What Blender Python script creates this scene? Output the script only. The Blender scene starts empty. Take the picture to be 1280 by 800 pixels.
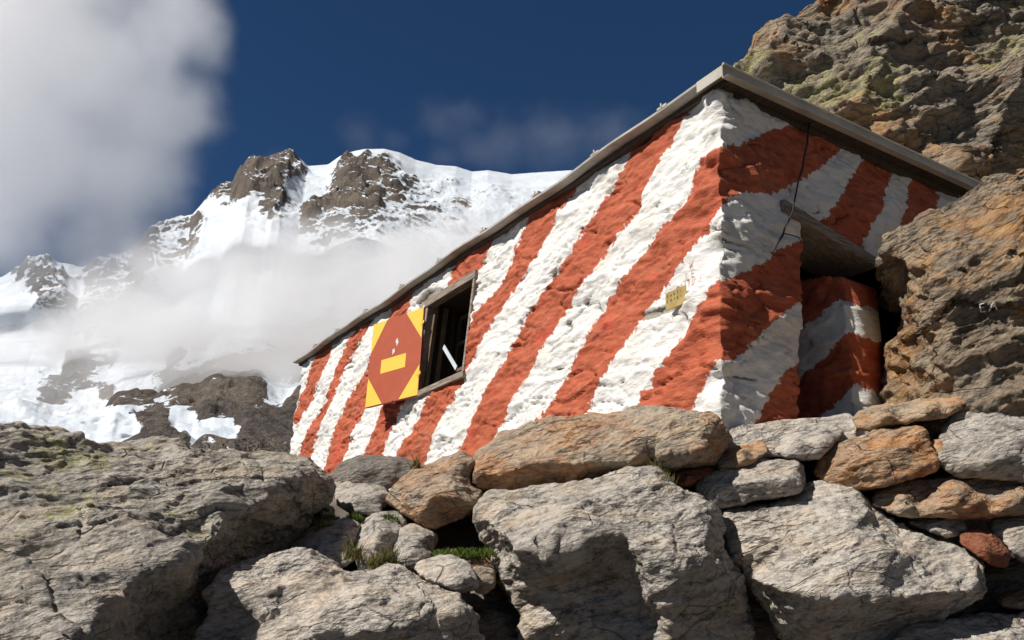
import bpy, math, random
import numpy as np
from mathutils import Vector, Matrix
from mathutils.geometry import delaunay_2d_cdt
R = math.radians
sc = bpy.context.scene
COL = sc.collection

# ---------------------------------------------------------------- camera
F = 1126.0                                   # focal length in photo pixels (1280 wide)
PITCH, ROLL = R(19.8), R(2.5)
cam_d = bpy.data.cameras.new('camera'); cam = bpy.data.objects.new('camera', cam_d); COL.objects.link(cam)
cam_d.sensor_width = 36.0; cam_d.lens = 36.0 * F / 1280.0
cam_d.clip_start = 0.05; cam_d.clip_end = 30000
CM = Matrix.Rotation(R(90) + PITCH, 3, 'X') @ Matrix.Rotation(ROLL, 3, 'Z')
cam.matrix_world = CM.to_4x4()
sc.camera = cam
CN = np.array(CM)
def ray(px, py):                              # direction whose depth along the view axis is 1
    return CN @ np.array([(px - 640) / F, (400 - py) / F, -1.0])
def P(px, py, d): return ray(px, py) * d
def project(p):
    q = p @ CN
    z = np.maximum(-q[:, 2], 1e-3)
    return 640 + F * q[:, 0] / z, 400 - F * q[:, 1] / z
def hit(px, py, p0, n):
    r = ray(px, py); return r * (np.dot(p0, n) / np.dot(r, n))

# ---------------------------------------------------------------- numpy noise
_rs = np.random.RandomState(7)
_PERM = _rs.permutation(4096).astype(np.int64)
_G = _rs.normal(size=(4096, 3)); _G /= np.linalg.norm(_G, axis=1)[:, None]; _G = _G.astype(np.float32)
_J = _rs.rand(4096, 3).astype(np.float32)
def _h(i, j, k, s):
    return _PERM[(_PERM[(_PERM[(i + s * 31) & 4095] + j) & 4095] + k) & 4095]
def perlin(p, seed=0):
    p = np.asarray(p, np.float32); f = np.floor(p); i = f.astype(np.int64); t = p - f
    w = t * t * t * (t * (t * 6 - 15) + 10); out = 0
    for a in (0, 1):
        wx = w[:, 0] if a else 1 - w[:, 0]
        for b in (0, 1):
            wy = w[:, 1] if b else 1 - w[:, 1]
            for c in (0, 1):
                wz = w[:, 2] if c else 1 - w[:, 2]
                g = _G[_h(i[:, 0] + a, i[:, 1] + b, i[:, 2] + c, seed)]
                out = out + wx * wy * wz * (g[:, 0] * (t[:, 0] - a) + g[:, 1] * (t[:, 1] - b) + g[:, 2] * (t[:, 2] - c))
    return out * 1.5
def fbm(p, octv=4, seed=0, gain=0.5, lac=2.03):
    o = 0; a = 1.0; q = np.asarray(p, np.float32); s = 0
    for k in range(octv):
        o = o + a * perlin(q, seed + k * 7); s += a; a *= gain; q = q * lac + 11.3
    return o / s
def ridged(p, octv=4, seed=0, gain=0.5):
    o = 0; a = 1.0; q = np.asarray(p, np.float32); s = 0
    for k in range(octv):
        o = o + a * (1 - 2 * np.abs(perlin(q, seed + k * 7))); s += a; a *= gain; q = q * 2.07 + 5.1
    return o / s
def facets(p, seed=0, tilt=1.0):              # nearest-cell planar tilt, F2-F1
    p = np.asarray(p, np.float32); f = np.floor(p); i = f.astype(np.int64)
    d1 = np.full(len(p), 9e9, np.float32); d2 = d1.copy(); val = np.zeros(len(p), np.float32); ws = np.zeros(len(p), np.float32) + 1e-12; idd = np.zeros(len(p), np.int64)
    for a in (-1, 0, 1):
        for b in (-1, 0, 1):
            for c in (-1, 0, 1):
                h = _h(i[:, 0] + a, i[:, 1] + b, i[:, 2] + c, seed)
                v = f + np.array([a, b, c], np.float32) + _J[h] - p
                d = (v * v).sum(1); m = d < d1
                d2 = np.where(m, d1, np.minimum(d2, d)); d1 = np.where(m, d, d1)
                w_ = np.exp(-np.minimum(d, 4) * 22); ws += w_; val += w_ * ((v * _G[(h * 3 + 5) & 4095]).sum(1) * tilt + (_J[h, 0] - .5))
                idd = np.where(m, h, idd)
    return val / ws, np.sqrt(d2) - np.sqrt(d1), idd

def chips(p, seed=0, tilt=.9, bowl=.8):        # lower envelope of tilted shallow bowls: fracture faces meeting in sharp arrises
    p = np.asarray(p, np.float32); f = np.floor(p); i = f.astype(np.int64); val = np.full(len(p), 9e9, np.float32)
    for a in (-1, 0, 1):
        for b in (-1, 0, 1):
            for c in (-1, 0, 1):
                h = _h(i[:, 0] + a, i[:, 1] + b, i[:, 2] + c, seed)
                v = f + np.array([a, b, c], np.float32) + _J[h] - p
                val = np.minimum(val, bowl * (v * v).sum(1) + tilt * (v * _G[(h * 3 + 5) & 4095]).sum(1) + .35 * _J[(h + 9) & 4095, 0])
    return val - .12

# ---------------------------------------------------------------- object helpers
def tag(o, label=None, cat=None, group=None, kind=None):
    for k, v in (('label', label), ('category', cat), ('group', group), ('kind', kind)):
        if v: o[k] = v
    return o
def empty(name, loc, label, cat, group=None):
    o = bpy.data.objects.new(name, None); COL.objects.link(o); o.location = loc; o.empty_display_size = .1
    bpy.context.view_layer.update()
    return tag(o, label, cat, group)
def mesh_obj(name, verts, faces, mat, parent=None, smooth=False, attrs=None, origin=None, mats=None, fmat=None):
    V = np.asarray(verts, np.float64)
    if origin is None:
        origin = np.array([V[:, 0].mean(), V[:, 1].mean(), V[:, 2].min()])
    me = bpy.data.meshes.new(name)
    me.from_pydata((V - origin).tolist() if not isinstance(faces, np.ndarray) else [], [], [] if isinstance(faces, np.ndarray) else faces)
    if isinstance(faces, np.ndarray):
        k = faces.shape[1]; n = len(faces)
        me.vertices.add(len(V)); me.vertices.foreach_set('co', (V - origin).astype(np.float32).ravel())
        me.loops.add(n * k); me.loops.foreach_set('vertex_index', faces.astype(np.int32).ravel())
        me.polygons.add(n); me.polygons.foreach_set('loop_start', np.arange(0, n * k, k, dtype=np.int32))
        me.update(calc_edges=True)
    me.validate()
    if attrs:
        for an, av in attrs.items():
            at = me.attributes.new(an, 'FLOAT', 'POINT'); at.data.foreach_set('value', np.asarray(av, np.float32))
    for m in (mats or [mat]): me.materials.append(m)
    if fmat is not None: me.polygons.foreach_set('material_index', np.asarray(fmat, np.int32))
    if smooth: me.polygons.foreach_set('use_smooth', np.ones(len(me.polygons), bool))
    me.update()
    o = bpy.data.objects.new(name, me); COL.objects.link(o)
    if parent is not None:
        o.parent = parent; o.location = Vector(origin) - wloc(parent)
    else:
        o.location = origin
    return o
def wloc(o):
    v = Vector(o.location)
    while o.parent is not None: o = o.parent; v += o.location
    return v
def boxv(o, a, b, c):                          # parallelepiped from corner and three edge vectors
    o, a, b, c = map(np.asarray, (o, a, b, c))
    v = [o, o + a, o + a + b, o + b, o + c, o + a + c, o + a + b + c, o + b + c]
    f = [(0, 3, 2, 1), (4, 5, 6, 7), (0, 1, 5, 4), (1, 2, 6, 5), (2, 3, 7, 6), (3, 0, 4, 7)]
    return v, f
class MB:
    def __init__(s): s.v = []; s.f = []
    def add(s, v, f): n = len(s.v); s.v += [np.asarray(x, float) for x in v]; s.f += [tuple(i + n for i in q) for q in f]; return s
    def box(s, o, a, b, c): return s.add(*boxv(o, a, b, c))
    def tube(s, pts, r, n=6):
        pts = [np.asarray(p, float) for p in pts]; base = len(s.v)
        for i, p in enumerate(pts):
            t = pts[min(i + 1, len(pts) - 1)] - pts[max(i - 1, 0)]; t /= np.linalg.norm(t) + 1e-9
            a = np.cross(t, [.3, .1, 1]); a /= np.linalg.norm(a) + 1e-9; b = np.cross(t, a)
            rr = r[i] if hasattr(r, '__len__') else r
            for k in range(n):
                w = 2 * math.pi * k / n; s.v.append(p + rr * (a * math.cos(w) + b * math.sin(w)))
        for i in range(len(pts) - 1):
            for k in range(n):
                s.f.append((base + i * n + k, base + i * n + (k + 1) % n, base + (i + 1) * n + (k + 1) % n, base + (i + 1) * n + k))
        s.f.append(tuple(base + k for k in range(n))[::-1]); s.f.append(tuple(base + (len(pts) - 1) * n + k for k in range(n)))
        return s
    def build(s, name, mat, parent=None, smooth=False, bevel=0):
        o = mesh_obj(name, s.v, s.f, mat, parent, smooth)
        if bevel:
            m = o.modifiers.new('edge', 'BEVEL'); m.width = bevel; m.segments = 2; m.limit_method = 'ANGLE'
        return o

# ---------------------------------------------------------------- material helpers
class NT:
    def __init__(s, name):
        s.m = bpy.data.materials.new(name); s.m.use_nodes = True; s.t = s.m.node_tree; s.t.nodes.clear()
        s.out = s.t.nodes.new('ShaderNodeOutputMaterial')
    def n(s, typ, ins=None, **kw):
        nd = s.t.nodes.new(typ)
        for k, v in kw.items(): setattr(nd, k, v)
        for k, v in (ins or {}).items():
            sk = nd.inputs[k]
            if isinstance(v, bpy.types.NodeSocket): s.t.links.new(v, sk)
            else: sk.default_value = v
        return nd
    def math(s, op, a, b=0.0, c=None, clamp=False):
        i = {0: a, 1: b}
        if c is not None: i[2] = c
        return s.n('ShaderNodeMath', i, operation=op, use_clamp=clamp).outputs[0]
    def noise(s, vec, scale, detail=4, rough=.55, dist=0.0, typ='FBM'):
        return s.n('ShaderNodeTexNoise', {'Vector': vec, 'Scale': scale, 'Detail': detail, 'Roughness': rough, 'Distortion': dist}).outputs[0]
    def vor(s, vec, scale, feat='F1', rnd=1.0):
        return s.n('ShaderNodeTexVoronoi', {'Vector': vec, 'Scale': scale, 'Randomness': rnd}, feature=feat).outputs[0]
    def mapv(s, vec, rot=(0, 0, 0), scale=(1, 1, 1), loc=(0, 0, 0)):
        return s.n('ShaderNodeMapping', {'Vector': vec, 'Rotation': rot, 'Scale': tuple(1 / c for c in scale), 'Location': loc}, vector_type='TEXTURE').outputs[0]
    def ramp(s, fac, stops, interp='LINEAR'):
        nd = s.n('ShaderNodeValToRGB', {'Fac': fac}); cr = nd.color_ramp; cr.interpolation = interp
        while len(cr.elements) < len(stops): cr.elements.new(.5)
        for e, (p, c) in zip(cr.elements, stops):
            e.position = p; e.color = (c[0], c[1], c[2], 1) if hasattr(c, '__len__') else (c, c, c, 1)
        return nd.outputs[0]
    def step(s, x, a, b): return s.n('ShaderNodeMapRange', {0: x, 1: a, 2: b, 3: 0.0, 4: 1.0}, interpolation_type='SMOOTHSTEP').outputs[0]
    def mix(s, f, a, b, blend='MIX'):
        nd = s.n('ShaderNodeMix', data_type='RGBA', blend_type=blend)
        for sk, v in ((nd.inputs[0], f), (nd.inputs[6], a), (nd.inputs[7], b)):
            if isinstance(v, bpy.types.NodeSocket): s.t.links.new(v, sk)
            elif sk.type == 'RGBA': sk.default_value = (*v[:3], 1)
            else: sk.default_value = v
        return nd.outputs[2]
    def bsdf(s, col, rough=.8, bump=None, dist=.01, strength=1.0, spec=.25, metal=0.0):
        i = {'Base Color': col if isinstance(col, bpy.types.NodeSocket) else (*col[:3], 1), 'Roughness': rough, 'Specular IOR Level': spec, 'Metallic': metal}
        b = s.n('ShaderNodeBsdfPrincipled', i)
        if bump is not None:
            bm = s.n('ShaderNodeBump', {'Height': bump, 'Distance': dist, 'Strength': strength})
            s.t.links.new(bm.outputs[0], b.inputs['Normal'])
        s.t.links.new(b.outputs[0], s.out.inputs[0]); return s.m
def geo(T): return T.n('ShaderNodeNewGeometry')

def rock_material(name, lo, hi, rust=(.30, .13, .045), rustw=.5, lichen=0.0, dark=.35, fol=(0, -R(14), 0), sc_=1.0, spk=.55):
    """grey schist: foliation streaks, rusty films, dark crusts, lichen"""
    T = NT(name); tc = T.n('ShaderNodeTexCoord').outputs['Object']
    oi = T.n('ShaderNodeObjectInfo').outputs['Random']
    off = T.n('ShaderNodeVectorMath', {0: tc, 1: T.n('ShaderNodeCombineXYZ', {0: T.math('MULTIPLY', oi, 37.0), 1: T.math('MULTIPLY', oi, 91.0), 2: 3.0}).outputs[0]}, operation='ADD').outputs[0]
    warp = T.n('ShaderNodeTexNoise', {'Vector': off, 'Scale': 1.7 * sc_, 'Detail': 3.0}).outputs[1]
    wv = T.n('ShaderNodeVectorMath', {0: warp, 'Scale': .11 / sc_}, operation='SCALE').outputs[0]
    pw = T.n('ShaderNodeVectorMath', {0: off, 1: wv}, operation='ADD').outputs[0]
    st = T.mapv(pw, rot=fol, scale=(1, 1.3, 4.6))
    st2 = T.mapv(pw, rot=fol, scale=(1, 1.2, 2.2))
    s1 = T.noise(st, 4.5 * sc_, 7, .68); s2 = T.noise(st2, 22 * sc_, 6, .7); big = T.noise(off, 1.5 * sc_, 4, .55)
    mid = T.noise(off, 7 * sc_, 6, .65)
    gr = T.noise(off, 75 * sc_, 4, .75)
    v = T.math('ADD', T.math('MULTIPLY', s1, .34), T.math('ADD', T.math('MULTIPLY', s2, .30), T.math('ADD', T.math('MULTIPLY', mid, .22), T.math('MULTIPLY', gr, .20))))
    col = T.ramp(v, [(.38, tuple(c * .45 for c in lo)), (.475, lo), (.55, tuple((a + 1.6 * b) / 2.6 for a, b in zip(lo, hi))), (.67, hi)])
    warm = T.step(T.noise(st2, 3.1 * sc_, 5, .6), .45, .68)
    col = T.mix(T.math('MULTIPLY', warm, .5), col, (hi[0] * 1.02, hi[1] * .86, hi[2] * .68))
    fs_ = T.noise(T.mapv(pw, rot=fol, scale=(1, 1.2, 9)), 26 * sc_, 4, .7)
    col = T.mix(T.math('MULTIPLY', T.step(fs_, .50, .66), .45), col, tuple(c * .55 for c in lo))
    rn = T.math('ADD', T.math('MULTIPLY', big, .6), T.math('MULTIPLY', s1, .45))
    rm = T.step(rn, .70 - .32 * rustw, .86 - .32 * rustw)
    rc = T.ramp(T.noise(st2, 9 * sc_, 6, .7), [(.33, tuple(c * .25 for c in rust)), (.48, rust), (.6, (min(1, rust[0] * 1.35), rust[1] * 1.6, rust[2] * 1.5)), (.72, (hi[0] * 1.0, hi[1] * .8, hi[2] * .55))])
    col = T.mix(T.math('MULTIPLY', rm, .88), col, rc)
    dk = T.step(T.math('ADD', T.math('MULTIPLY', mid, .5), T.math('MULTIPLY', T.noise(off, 2.6 * sc_, 5, .6), .5)), .60 - .14 * dark, .70 - .1 * dark)
    col = T.mix(T.math('MULTIPLY', dk, .72), col, tuple(c * .38 for c in lo))
    wht = T.step(T.noise(off, 46 * sc_, 3, .6), .66, .74)
    col = T.mix(T.math('MULTIPLY', wht, spk), col, tuple(min(1, c * 1.35) for c in hi))
    if lichen > 0:
        nz = T.n('ShaderNodeSeparateXYZ', {0: geo(T).outputs['Normal']}).outputs[2]
        ln = T.math('ADD', T.noise(off, 2.2 * sc_, 3, .5), T.math('MULTIPLY', T.noise(off, 17 * sc_, 5, .7), .55))
        ln = T.math('ADD', ln, T.math('MULTIPLY', nz, .10))
        lm = T.step(ln, 1.03 - .25 * lichen, 1.09 - .25 * lichen)
        lm = T.math('MULTIPLY', lm, T.step(T.noise(off, 60 * sc_, 3, .7), .40, .55))
        lc = T.ramp(T.noise(off, 30 * sc_, 3, .6), [(.35, (.16, .155, .06)), (.55, (.36, .35, .11)), (.75, (.50, .48, .22))])
        col = T.mix(T.math('MULTIPLY', lm, .85), col, lc)
    b = T.math('ADD', T.math('MULTIPLY', s2, .55), T.math('ADD', T.math('MULTIPLY', gr, .30), T.math('MULTIPLY', s1, .55)))
    cw = T.mapv(pw, rot=fol, scale=(1, 1.15, 2.6))
    v1 = T.vor(cw, 7.5 * sc_); v2 = T.vor(cw, 21 * sc_); v3 = T.vor(cw, 60 * sc_)
    vh = T.math('ADD', T.math('MULTIPLY', v1, 1.0), T.math('ADD', T.math('MULTIPLY', v2, .42), T.math('MULTIPLY', v3, .16)))
    b = T.math('ADD', T.math('MULTIPLY', b, .75), T.math('MULTIPLY', vh, T.math('ADD', .30, T.math('MULTIPLY', T.step(T.noise(off, 1.7 * sc_, 3, .5), .40, .60), .75))))
    col = T.mix(T.math('MULTIPLY', T.step(T.math('ADD', v2, T.math('MULTIPLY', gr, .5)), .95, .70), .28), col, tuple(min(1, c * 1.12) for c in hi))
    cr = T.math('SUBTRACT', 1.0, T.step(T.n('ShaderNodeTexVoronoi', {'Vector': st2, 'Scale': 2.6 * sc_}, feature='DISTANCE_TO_EDGE').outputs[0], 0, .022))
    crk = T.math('MULTIPLY', cr, T.step(T.noise(off, 3.1 * sc_, 3), .5, .6))
    col = T.mix(T.math('MULTIPLY', crk, .3), col, tuple(c * .25 for c in lo))
    b = T.math('SUBTRACT', b, T.math('MULTIPLY', crk, .4))
    return T.bsdf(col, .85, b, .052 / sc_, 1.0, .2)

ROCK = {
 'grey':  rock_material('grey_schist', (.155, .142, .128), (.66, .60, .53), rustw=.16, dark=.22),
 'pale':  rock_material('pale_schist', (.20, .182, .163), (.72, .655, .58), rustw=.10, dark=.15),
 'brown': rock_material('rusty_schist', (.20, .165, .13), (.58, .48, .37), rust=(.38, .15, .055), rustw=.74, dark=.3),
 'orange':rock_material('orange_schist', (.20, .15, .10), (.60, .49, .36), rust=(.42, .16, .05), rustw=.92, dark=.4),
 'red':   rock_material('red_stained_stone', (.15, .08, .05), (.30, .18, .12), rust=(.24, .065, .03), rustw=1.5, dark=.2),
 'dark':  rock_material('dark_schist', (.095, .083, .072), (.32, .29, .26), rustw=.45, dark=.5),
 'lichen':rock_material('lichened_schist', (.16, .146, .13), (.58, .53, .47), rustw=.2, lichen=.42, dark=.5),
 'cliff': rock_material('cliff_gneiss', (.10, .088, .073), (.42, .36, .29), rust=(.36, .17, .06), rustw=.64, lichen=.74, dark=.5, sc_=.55),
 'slab':  rock_material('orange_gneiss', (.12, .09, .062), (.42, .35, .27), rust=(.38, .17, .05), rustw=.74, lichen=.25, dark=.9, sc_=.9, fol=(0, -R(30), 0)),
}

# ---------------------------------------------------------------- boulders
SX = {}
def rock(name, outline, inner, mat, T=.5, label=None, cat='rock', group=None, vox=3.6, amp=1.0, ledge=1.0, fol=(0, 0), seed=0, shrink=.75, hook=None, sub=1, fsize=1.0, back=None, chip=1.0):
    """closed boulder: surface points measured off its visible side, a real back, then weathering"""
    rsd = random.Random(seed + 99)
    dm = float(np.mean([p[2] for p in outline]))
    # densify the outline with small jogs so the silhouette is broken
    out = []
    n0 = len(outline)
    for i in range(n0):
        a = outline[i]; b = outline[(i + 1) % n0]; out.append(a)
        L = math.hypot(b[0] - a[0], b[1] - a[1]); k = int(L / 45)
        for j in range(1, k + 1):
            t = j / (k + 1) + rsd.uniform(-.1, .1); q = rsd.uniform(-.035, .035) * min(L, 90)
            nx, ny = -(b[1] - a[1]) / L, (b[0] - a[0]) / L
            out.append((a[0] + (b[0] - a[0]) * t + nx * q, a[1] + (b[1] - a[1]) * t + ny * q, a[2] + (b[2] - a[2]) * t))
    n = len(out); pts = out + list(inner)
    v2 = [Vector((p[0], p[1])) for p in pts]
    vv, _, ff, ov, _, _ = delaunay_2d_cdt(v2, [(i, (i + 1) % n) for i in range(n)], [], 1, 1e-4)
    if len(vv) != len(pts):
        src = [o[0] if o else 0 for o in ov]
    else: src = [o[0] for o in ov]
    V = [P(*pts[s]) for s in src]; Fc = [tuple(reversed(f)) for f in ff]
    # map outline index -> new vertex
    mp = {}
    for k, o in enumerate(ov):
        for s in o: mp[s] = k
    ring = [mp[i] for i in range(n)]
    fr = np.array([P(*p) for p in out]); cen = fr.mean(0); vd = cen / np.linalg.norm(cen)
    bd = vd if back is None else np.asarray(back, float)
    loops = [ring]
    for k, (dd, sh) in enumerate(((.5, 1.0), (1.0, shrink))):
        b = len(V)
        for p in fr: V.append(cen + (p - cen) * sh + bd * T * dd - vd * np.dot(p - cen, vd) * (1 - sh) * .5)
        loops.append([b + i for i in range(n)])
    for a, b in zip(loops, loops[1:]):
        for i in range(n): Fc.append((a[i], a[(i + 1) % n], b[(i + 1) % n], b[i]))
    c = len(V); V.append(cen + bd * T * 1.12)
    for i in range(n): Fc.append((loops[-1][i], loops[-1][(i + 1) % n], c))
    me = bpy.data.meshes.new('tmp'); me.from_pydata([tuple(v) for v in V], [], Fc); me.update()
    import bmesh
    bm = bmesh.new(); bm.from_mesh(me); bmesh.ops.recalc_face_normals(bm, faces=bm.faces); bm.to_mesh(me); bm.free()
    o = bpy.data.objects.new('tmp', me); COL.objects.link(o)
    m = o.modifiers.new('r', 'REMESH'); m.mode = 'VOXEL'; m.voxel_size = vox / F * dm * 1.25
    m = o.modifiers.new('s', 'SMOOTH'); m.factor = .5; m.iterations = 1
    if sub: m = o.modifiers.new('u', 'SUBSURF'); m.levels = sub; m.render_levels = sub
    dg = bpy.context.evaluated_depsgraph_get(); ev = o.evaluated_get(dg)
    m2 = bpy.data.meshes.new_from_object(ev, depsgraph=dg)
    bpy.data.objects.remove(o); bpy.data.meshes.remove(me)
    N = len(m2.vertices); co = np.empty(N * 3, np.float32); m2.vertices.foreach_get('co', co); co = co.reshape(-1, 3).astype(np.float64)
    def normals():
        m2.vertices.foreach_set('co', co.astype(np.float32).ravel()); m2.update()
        no = np.empty(N * 3, np.float32); m2.vertex_normals.foreach_get('vector', no); return no.reshape(-1, 3)
    no = normals()
    ext = np.ptp(fr, axis=0); size = float(np.sort(ext)[-2] * .5 + np.sort(ext)[-1] * .5)
    az, dip = fol
    M = np.array(Matrix.Rotation(R(dip), 3, 'Y') @ Matrix.Rotation(R(az), 3, 'Z'))
    q = co @ M.T
    s = max(size, .25)
    # broad chipped facets
    fa = chips(q * np.array([1, 1, 1.6]) / (s * .40 * fsize) + seed * 3.7, seed)
    d = fa * s * .085 * chip
    fa2 = chips((q + .05 * s * fbm(q / s * 3, 2, seed)[:, None]) * np.array([1, 1, 2.1]) / (s * .15 * fsize) + seed, seed + 3)
    fa3 = chips((q + .012 * s * fbm(q / s * 12, 2, seed)[:, None]) * np.array([1, 1, 2.4]) / (s * .055 * fsize) + seed, seed + 6)
    d += (fa2 * s * .026 + fa3 * s * .0105) * chip
    co = co + no * (d * amp)[:, None]; no = normals(); q = co @ M.T
    # foliation ledges
    wz = q[:, 2] / (s * .085) + 1.6 * fbm(q / (s * .42), 3, seed + 5) * 1.6
    fr_ = wz - np.floor(wz); idn = np.floor(wz)
    hsh = np.sin(idn * 12.9898 + seed) * 43758.5453; hsh -= np.floor(hsh)
    msk = np.clip(fbm(q / (s * .3), 2, seed + 9) * 2.5 + .55, 0, 1)
    d = ((hsh - .5) * .9 - .8 * np.clip((fr_ - .88) / .12, 0, 1)) * msk * s * .0085 * ledge
    # cracks
    cn = np.abs(perlin(q * np.array([1, 1, .55]) / (s * .33) + 4.4, seed + 21)); 
    d -= np.exp(-(cn / .014) ** 2) * s * .012 * (fbm(q / s * 2, 2, seed + 2) > .0)
    # grain
    qs = q * np.array([1, 1, 2.2])
    d += fbm(qs / .20, 6, seed + 31, .70) * .020 * min(1, s)
    d += np.clip(ridged(qs / .30, 4, seed + 41, .6) - .25, -1, 1) * .011 * min(1.2, s)
    co = co + no * (d * amp)[:, None]
    if hook: co = hook(co, normals())
    o = None
    origin = np.array([co[:, 0].mean(), co[:, 1].mean(), co[:, 2].min()])
    m2.vertices.foreach_set('co', (co - origin).astype(np.float32).ravel())
    m2.polygons.foreach_set('use_smooth', np.ones(len(m2.polygons), bool)); m2.materials.clear(); m2.materials.append(ROCK[mat]); m2.update()
    m2.name = name
    o = bpy.data.objects.new(name, m2); COL.objects.link(o); o.location = origin
    SX[o.name] = N
    return tag(o, label, cat, group)
# ================================================================ hut frame of reference
UP = np.array([0, 0, 1.0])
uL = ray(-103, 773); uL[2] = 0; uL /= np.linalg.norm(uL)            # along the sunlit wall, away from the near corner
uR = np.array([-uL[1], uL[0], 0]); uR = uR if uR[0] > 0 else -uR       # along the shaded wall
BL, BR = .075, .02                                                       # batter of the two walls
nL = -uR; nR = -uL
_r = ray(902, 330); _k = _r * (5.3 / math.hypot(_r[0], _r[1]))
K0 = _k - _k[2] * (UP + BL * uR + BR * uL)
def ptL(s, z, o=0): return K0 + s * uL + z * (UP + BL * uR + BR * uL) + o * nL
def ptR(t, z, o=0): return K0 + t * uR + z * (UP + BL * uR + BR * uL) + o * nR
NLb = np.cross(uL, UP + BL * uR); NLb /= np.linalg.norm(NLb); NLb *= np.sign(np.dot(NLb, nL))
NRb = np.cross(uR, UP + BR * uL); NRb /= np.linalg.norm(NRb); NRb *= np.sign(np.dot(NRb, nR))
def onL(px, py, o=0):
    h = hit(px, py, K0 + o * NLb, NLb); z = h[2]; return float(np.dot(h - K0 - z * (BL * uR + BR * uL), uL)), float(z), h
def onR(px, py, o=0):
    h = hit(px, py, K0 + o * NRb, NRb); z = h[2]; return float(np.dot(h - K0 - z * (BL * uR + BR * uL), uR)), float(z), h
sE = onL(377, 480)[0]; WR = 4.4
OV = .13                                                               # roof overhang
def _roofc(z): return K0 + z * (UP + BL * uR + BR * uL) + OV * (nL + nR)
_a, _b = 2.0, 5.0
for _ in range(40):
    _m = (_a + _b) / 2
    if project(_roofc(_m)[None])[1][0] > 84: _a = _m
    else: _b = _m
RO = _roofc(_m); ZR = float(RO[2]); print('roof corner px', project(RO[None]))
OVT = np.dot(RO - K0, nR), np.dot(RO - K0, nL)
print('hut length', sE, 'roof z', ZR, 'corner', K0, 'roof corner', RO)
ZB = .35; ZT = ZR - .05

# ---- painted stripes, traced as polygons (photo px) and turned into signed metres on the wall
RED = [
 [(399,437),(386,470),(378,495),(366,528),(371,531),(388,507),(404,470),(419,427),(424,400),(410,400)],
 [(446,410),(425,450),(408,500),(390,528),(382,547),(371,571),(362,600),(376,605),(385,575),(399,542),(414,508),(432,458),(454,422),(465,400),(472,380),(458,380)],
 [(494,372),(490,381),(472,430),(457,462),(441,488),(422,528),(410,565),(404,592),(398,625),(412,625),(425,586),(434,565),(442,540),(457,509),(480,460),(509,391),(516,374),(525,344),(532,325),(505,340)],
 [(577,320),(567,339),(562,358),(520,430),(479,510),(464,545),(454,567),(444,610),(462,615),(476,571),(487,542),(499,515),(550,430),(595,344),(602,335),(610,316),(622,292),(632,270),(590,290)],
 [(667,257),(657,282),(642,315),(630,347),(615,368),(597,390),(565,450),(535,498),(519,530),(501,558),(495,580),(488,615),(515,620),(531,578),(540,552),(552,522),(566,502),(580,476),(591,452),(605,425),(621,395),(637,370),(656,342),(672,315),(697,270),(720,232),(730,205),(680,230)],
 [(791,181),(780,205),(760,245),(745,267),(727,292),(715,312),(695,342),(667,385),(652,410),(635,443),(621,465),(605,500),(587,537),(570,567),(560,600),(600,600),(618,550),(627,535),(642,500),(654,482),(670,452),(685,422),(707,390),(723,362),(740,339),(765,305),(799,262),(806,237),(825,202),(840,177),(857,146),(868,125),(800,160)],
 [(908,182),(900,190),(882,202),(872,222),(862,250),(840,272),(825,290),(807,315),(787,341),(767,365),(745,397),(719,442),(702,482),(685,510),(671,527),(650,575),(690,580),(730,519),(745,490),(767,455),(797,405),(806,385),(822,367),(847,335),(865,315),(890,278),(907,252),(925,240),(960,244),(980,236),(1012,220),(1036,200),(1058,180),(1075,160),(1010,120),(992,156),(960,164),(928,180)],
 [(1000,300),(972,314),(940,336),(912,348),(900,355),(887,380),(870,400),(850,427),(840,443),(822,462),(813,482),(801,490),(795,509),(780,545),(840,555),(858,514),(876,490),(888,470),(899,455),(909,453),(924,444),(940,426),(964,402),(996,379),(1030,350),(1030,280)],
 [(1084,192),(1060,228),(1045,255),(1030,278),(1010,320),(1060,340),(1080,304),(1088,284),(1100,252),(1120,212),(1130,180),(1100,165)],
 [(1142,218),(1128,268),(1110,310),(1145,320),(1160,280),(1170,258),(1174,232),(1178,205),(1150,200)],
 [(1200,238),(1190,262),(1180,330),(1330,400),(1330,200),(1210,215)],
 [(996,452),(980,464),(971,479),(964,490),(950,514),(938,530),(925,580),(1010,600),(1040,440)],
]
def poly_sd(x, y, poly):
    poly = np.array(poly, float); n = len(poly); d = np.full(x.shape, 1e9); ins = np.zeros(x.shape, bool)
    for i in range(n):
        ax, ay = poly[i]; bx, by = poly[(i + 1) % n]
        ex, ey = bx - ax, by - ay; wx, wy = x - ax, y - ay
        t = np.clip((wx * ex + wy * ey) / (ex * ex + ey * ey + 1e-9), 0, 1)
        d = np.minimum(d, (wx - t * ex) ** 2 + (wy - t * ey) ** 2)
        c = ((ay > y) != (by > y)) & (x < (bx - ax) * (y - ay) / (by - ay + 1e-12) + ax); ins ^= c
    d = np.sqrt(d); return np.where(ins, d, -d)
def paint_sd(V, polys):
    x, y = project(V); dep = -(V @ CN)[:, 2]; vis = dep > .5
    s = np.full(len(V), -1e3)
    for p in polys: s = np.maximum(s, poly_sd(x, y, p))
    return np.where(vis, np.clip(s * dep / F, -.5, .5), -.5)

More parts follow.
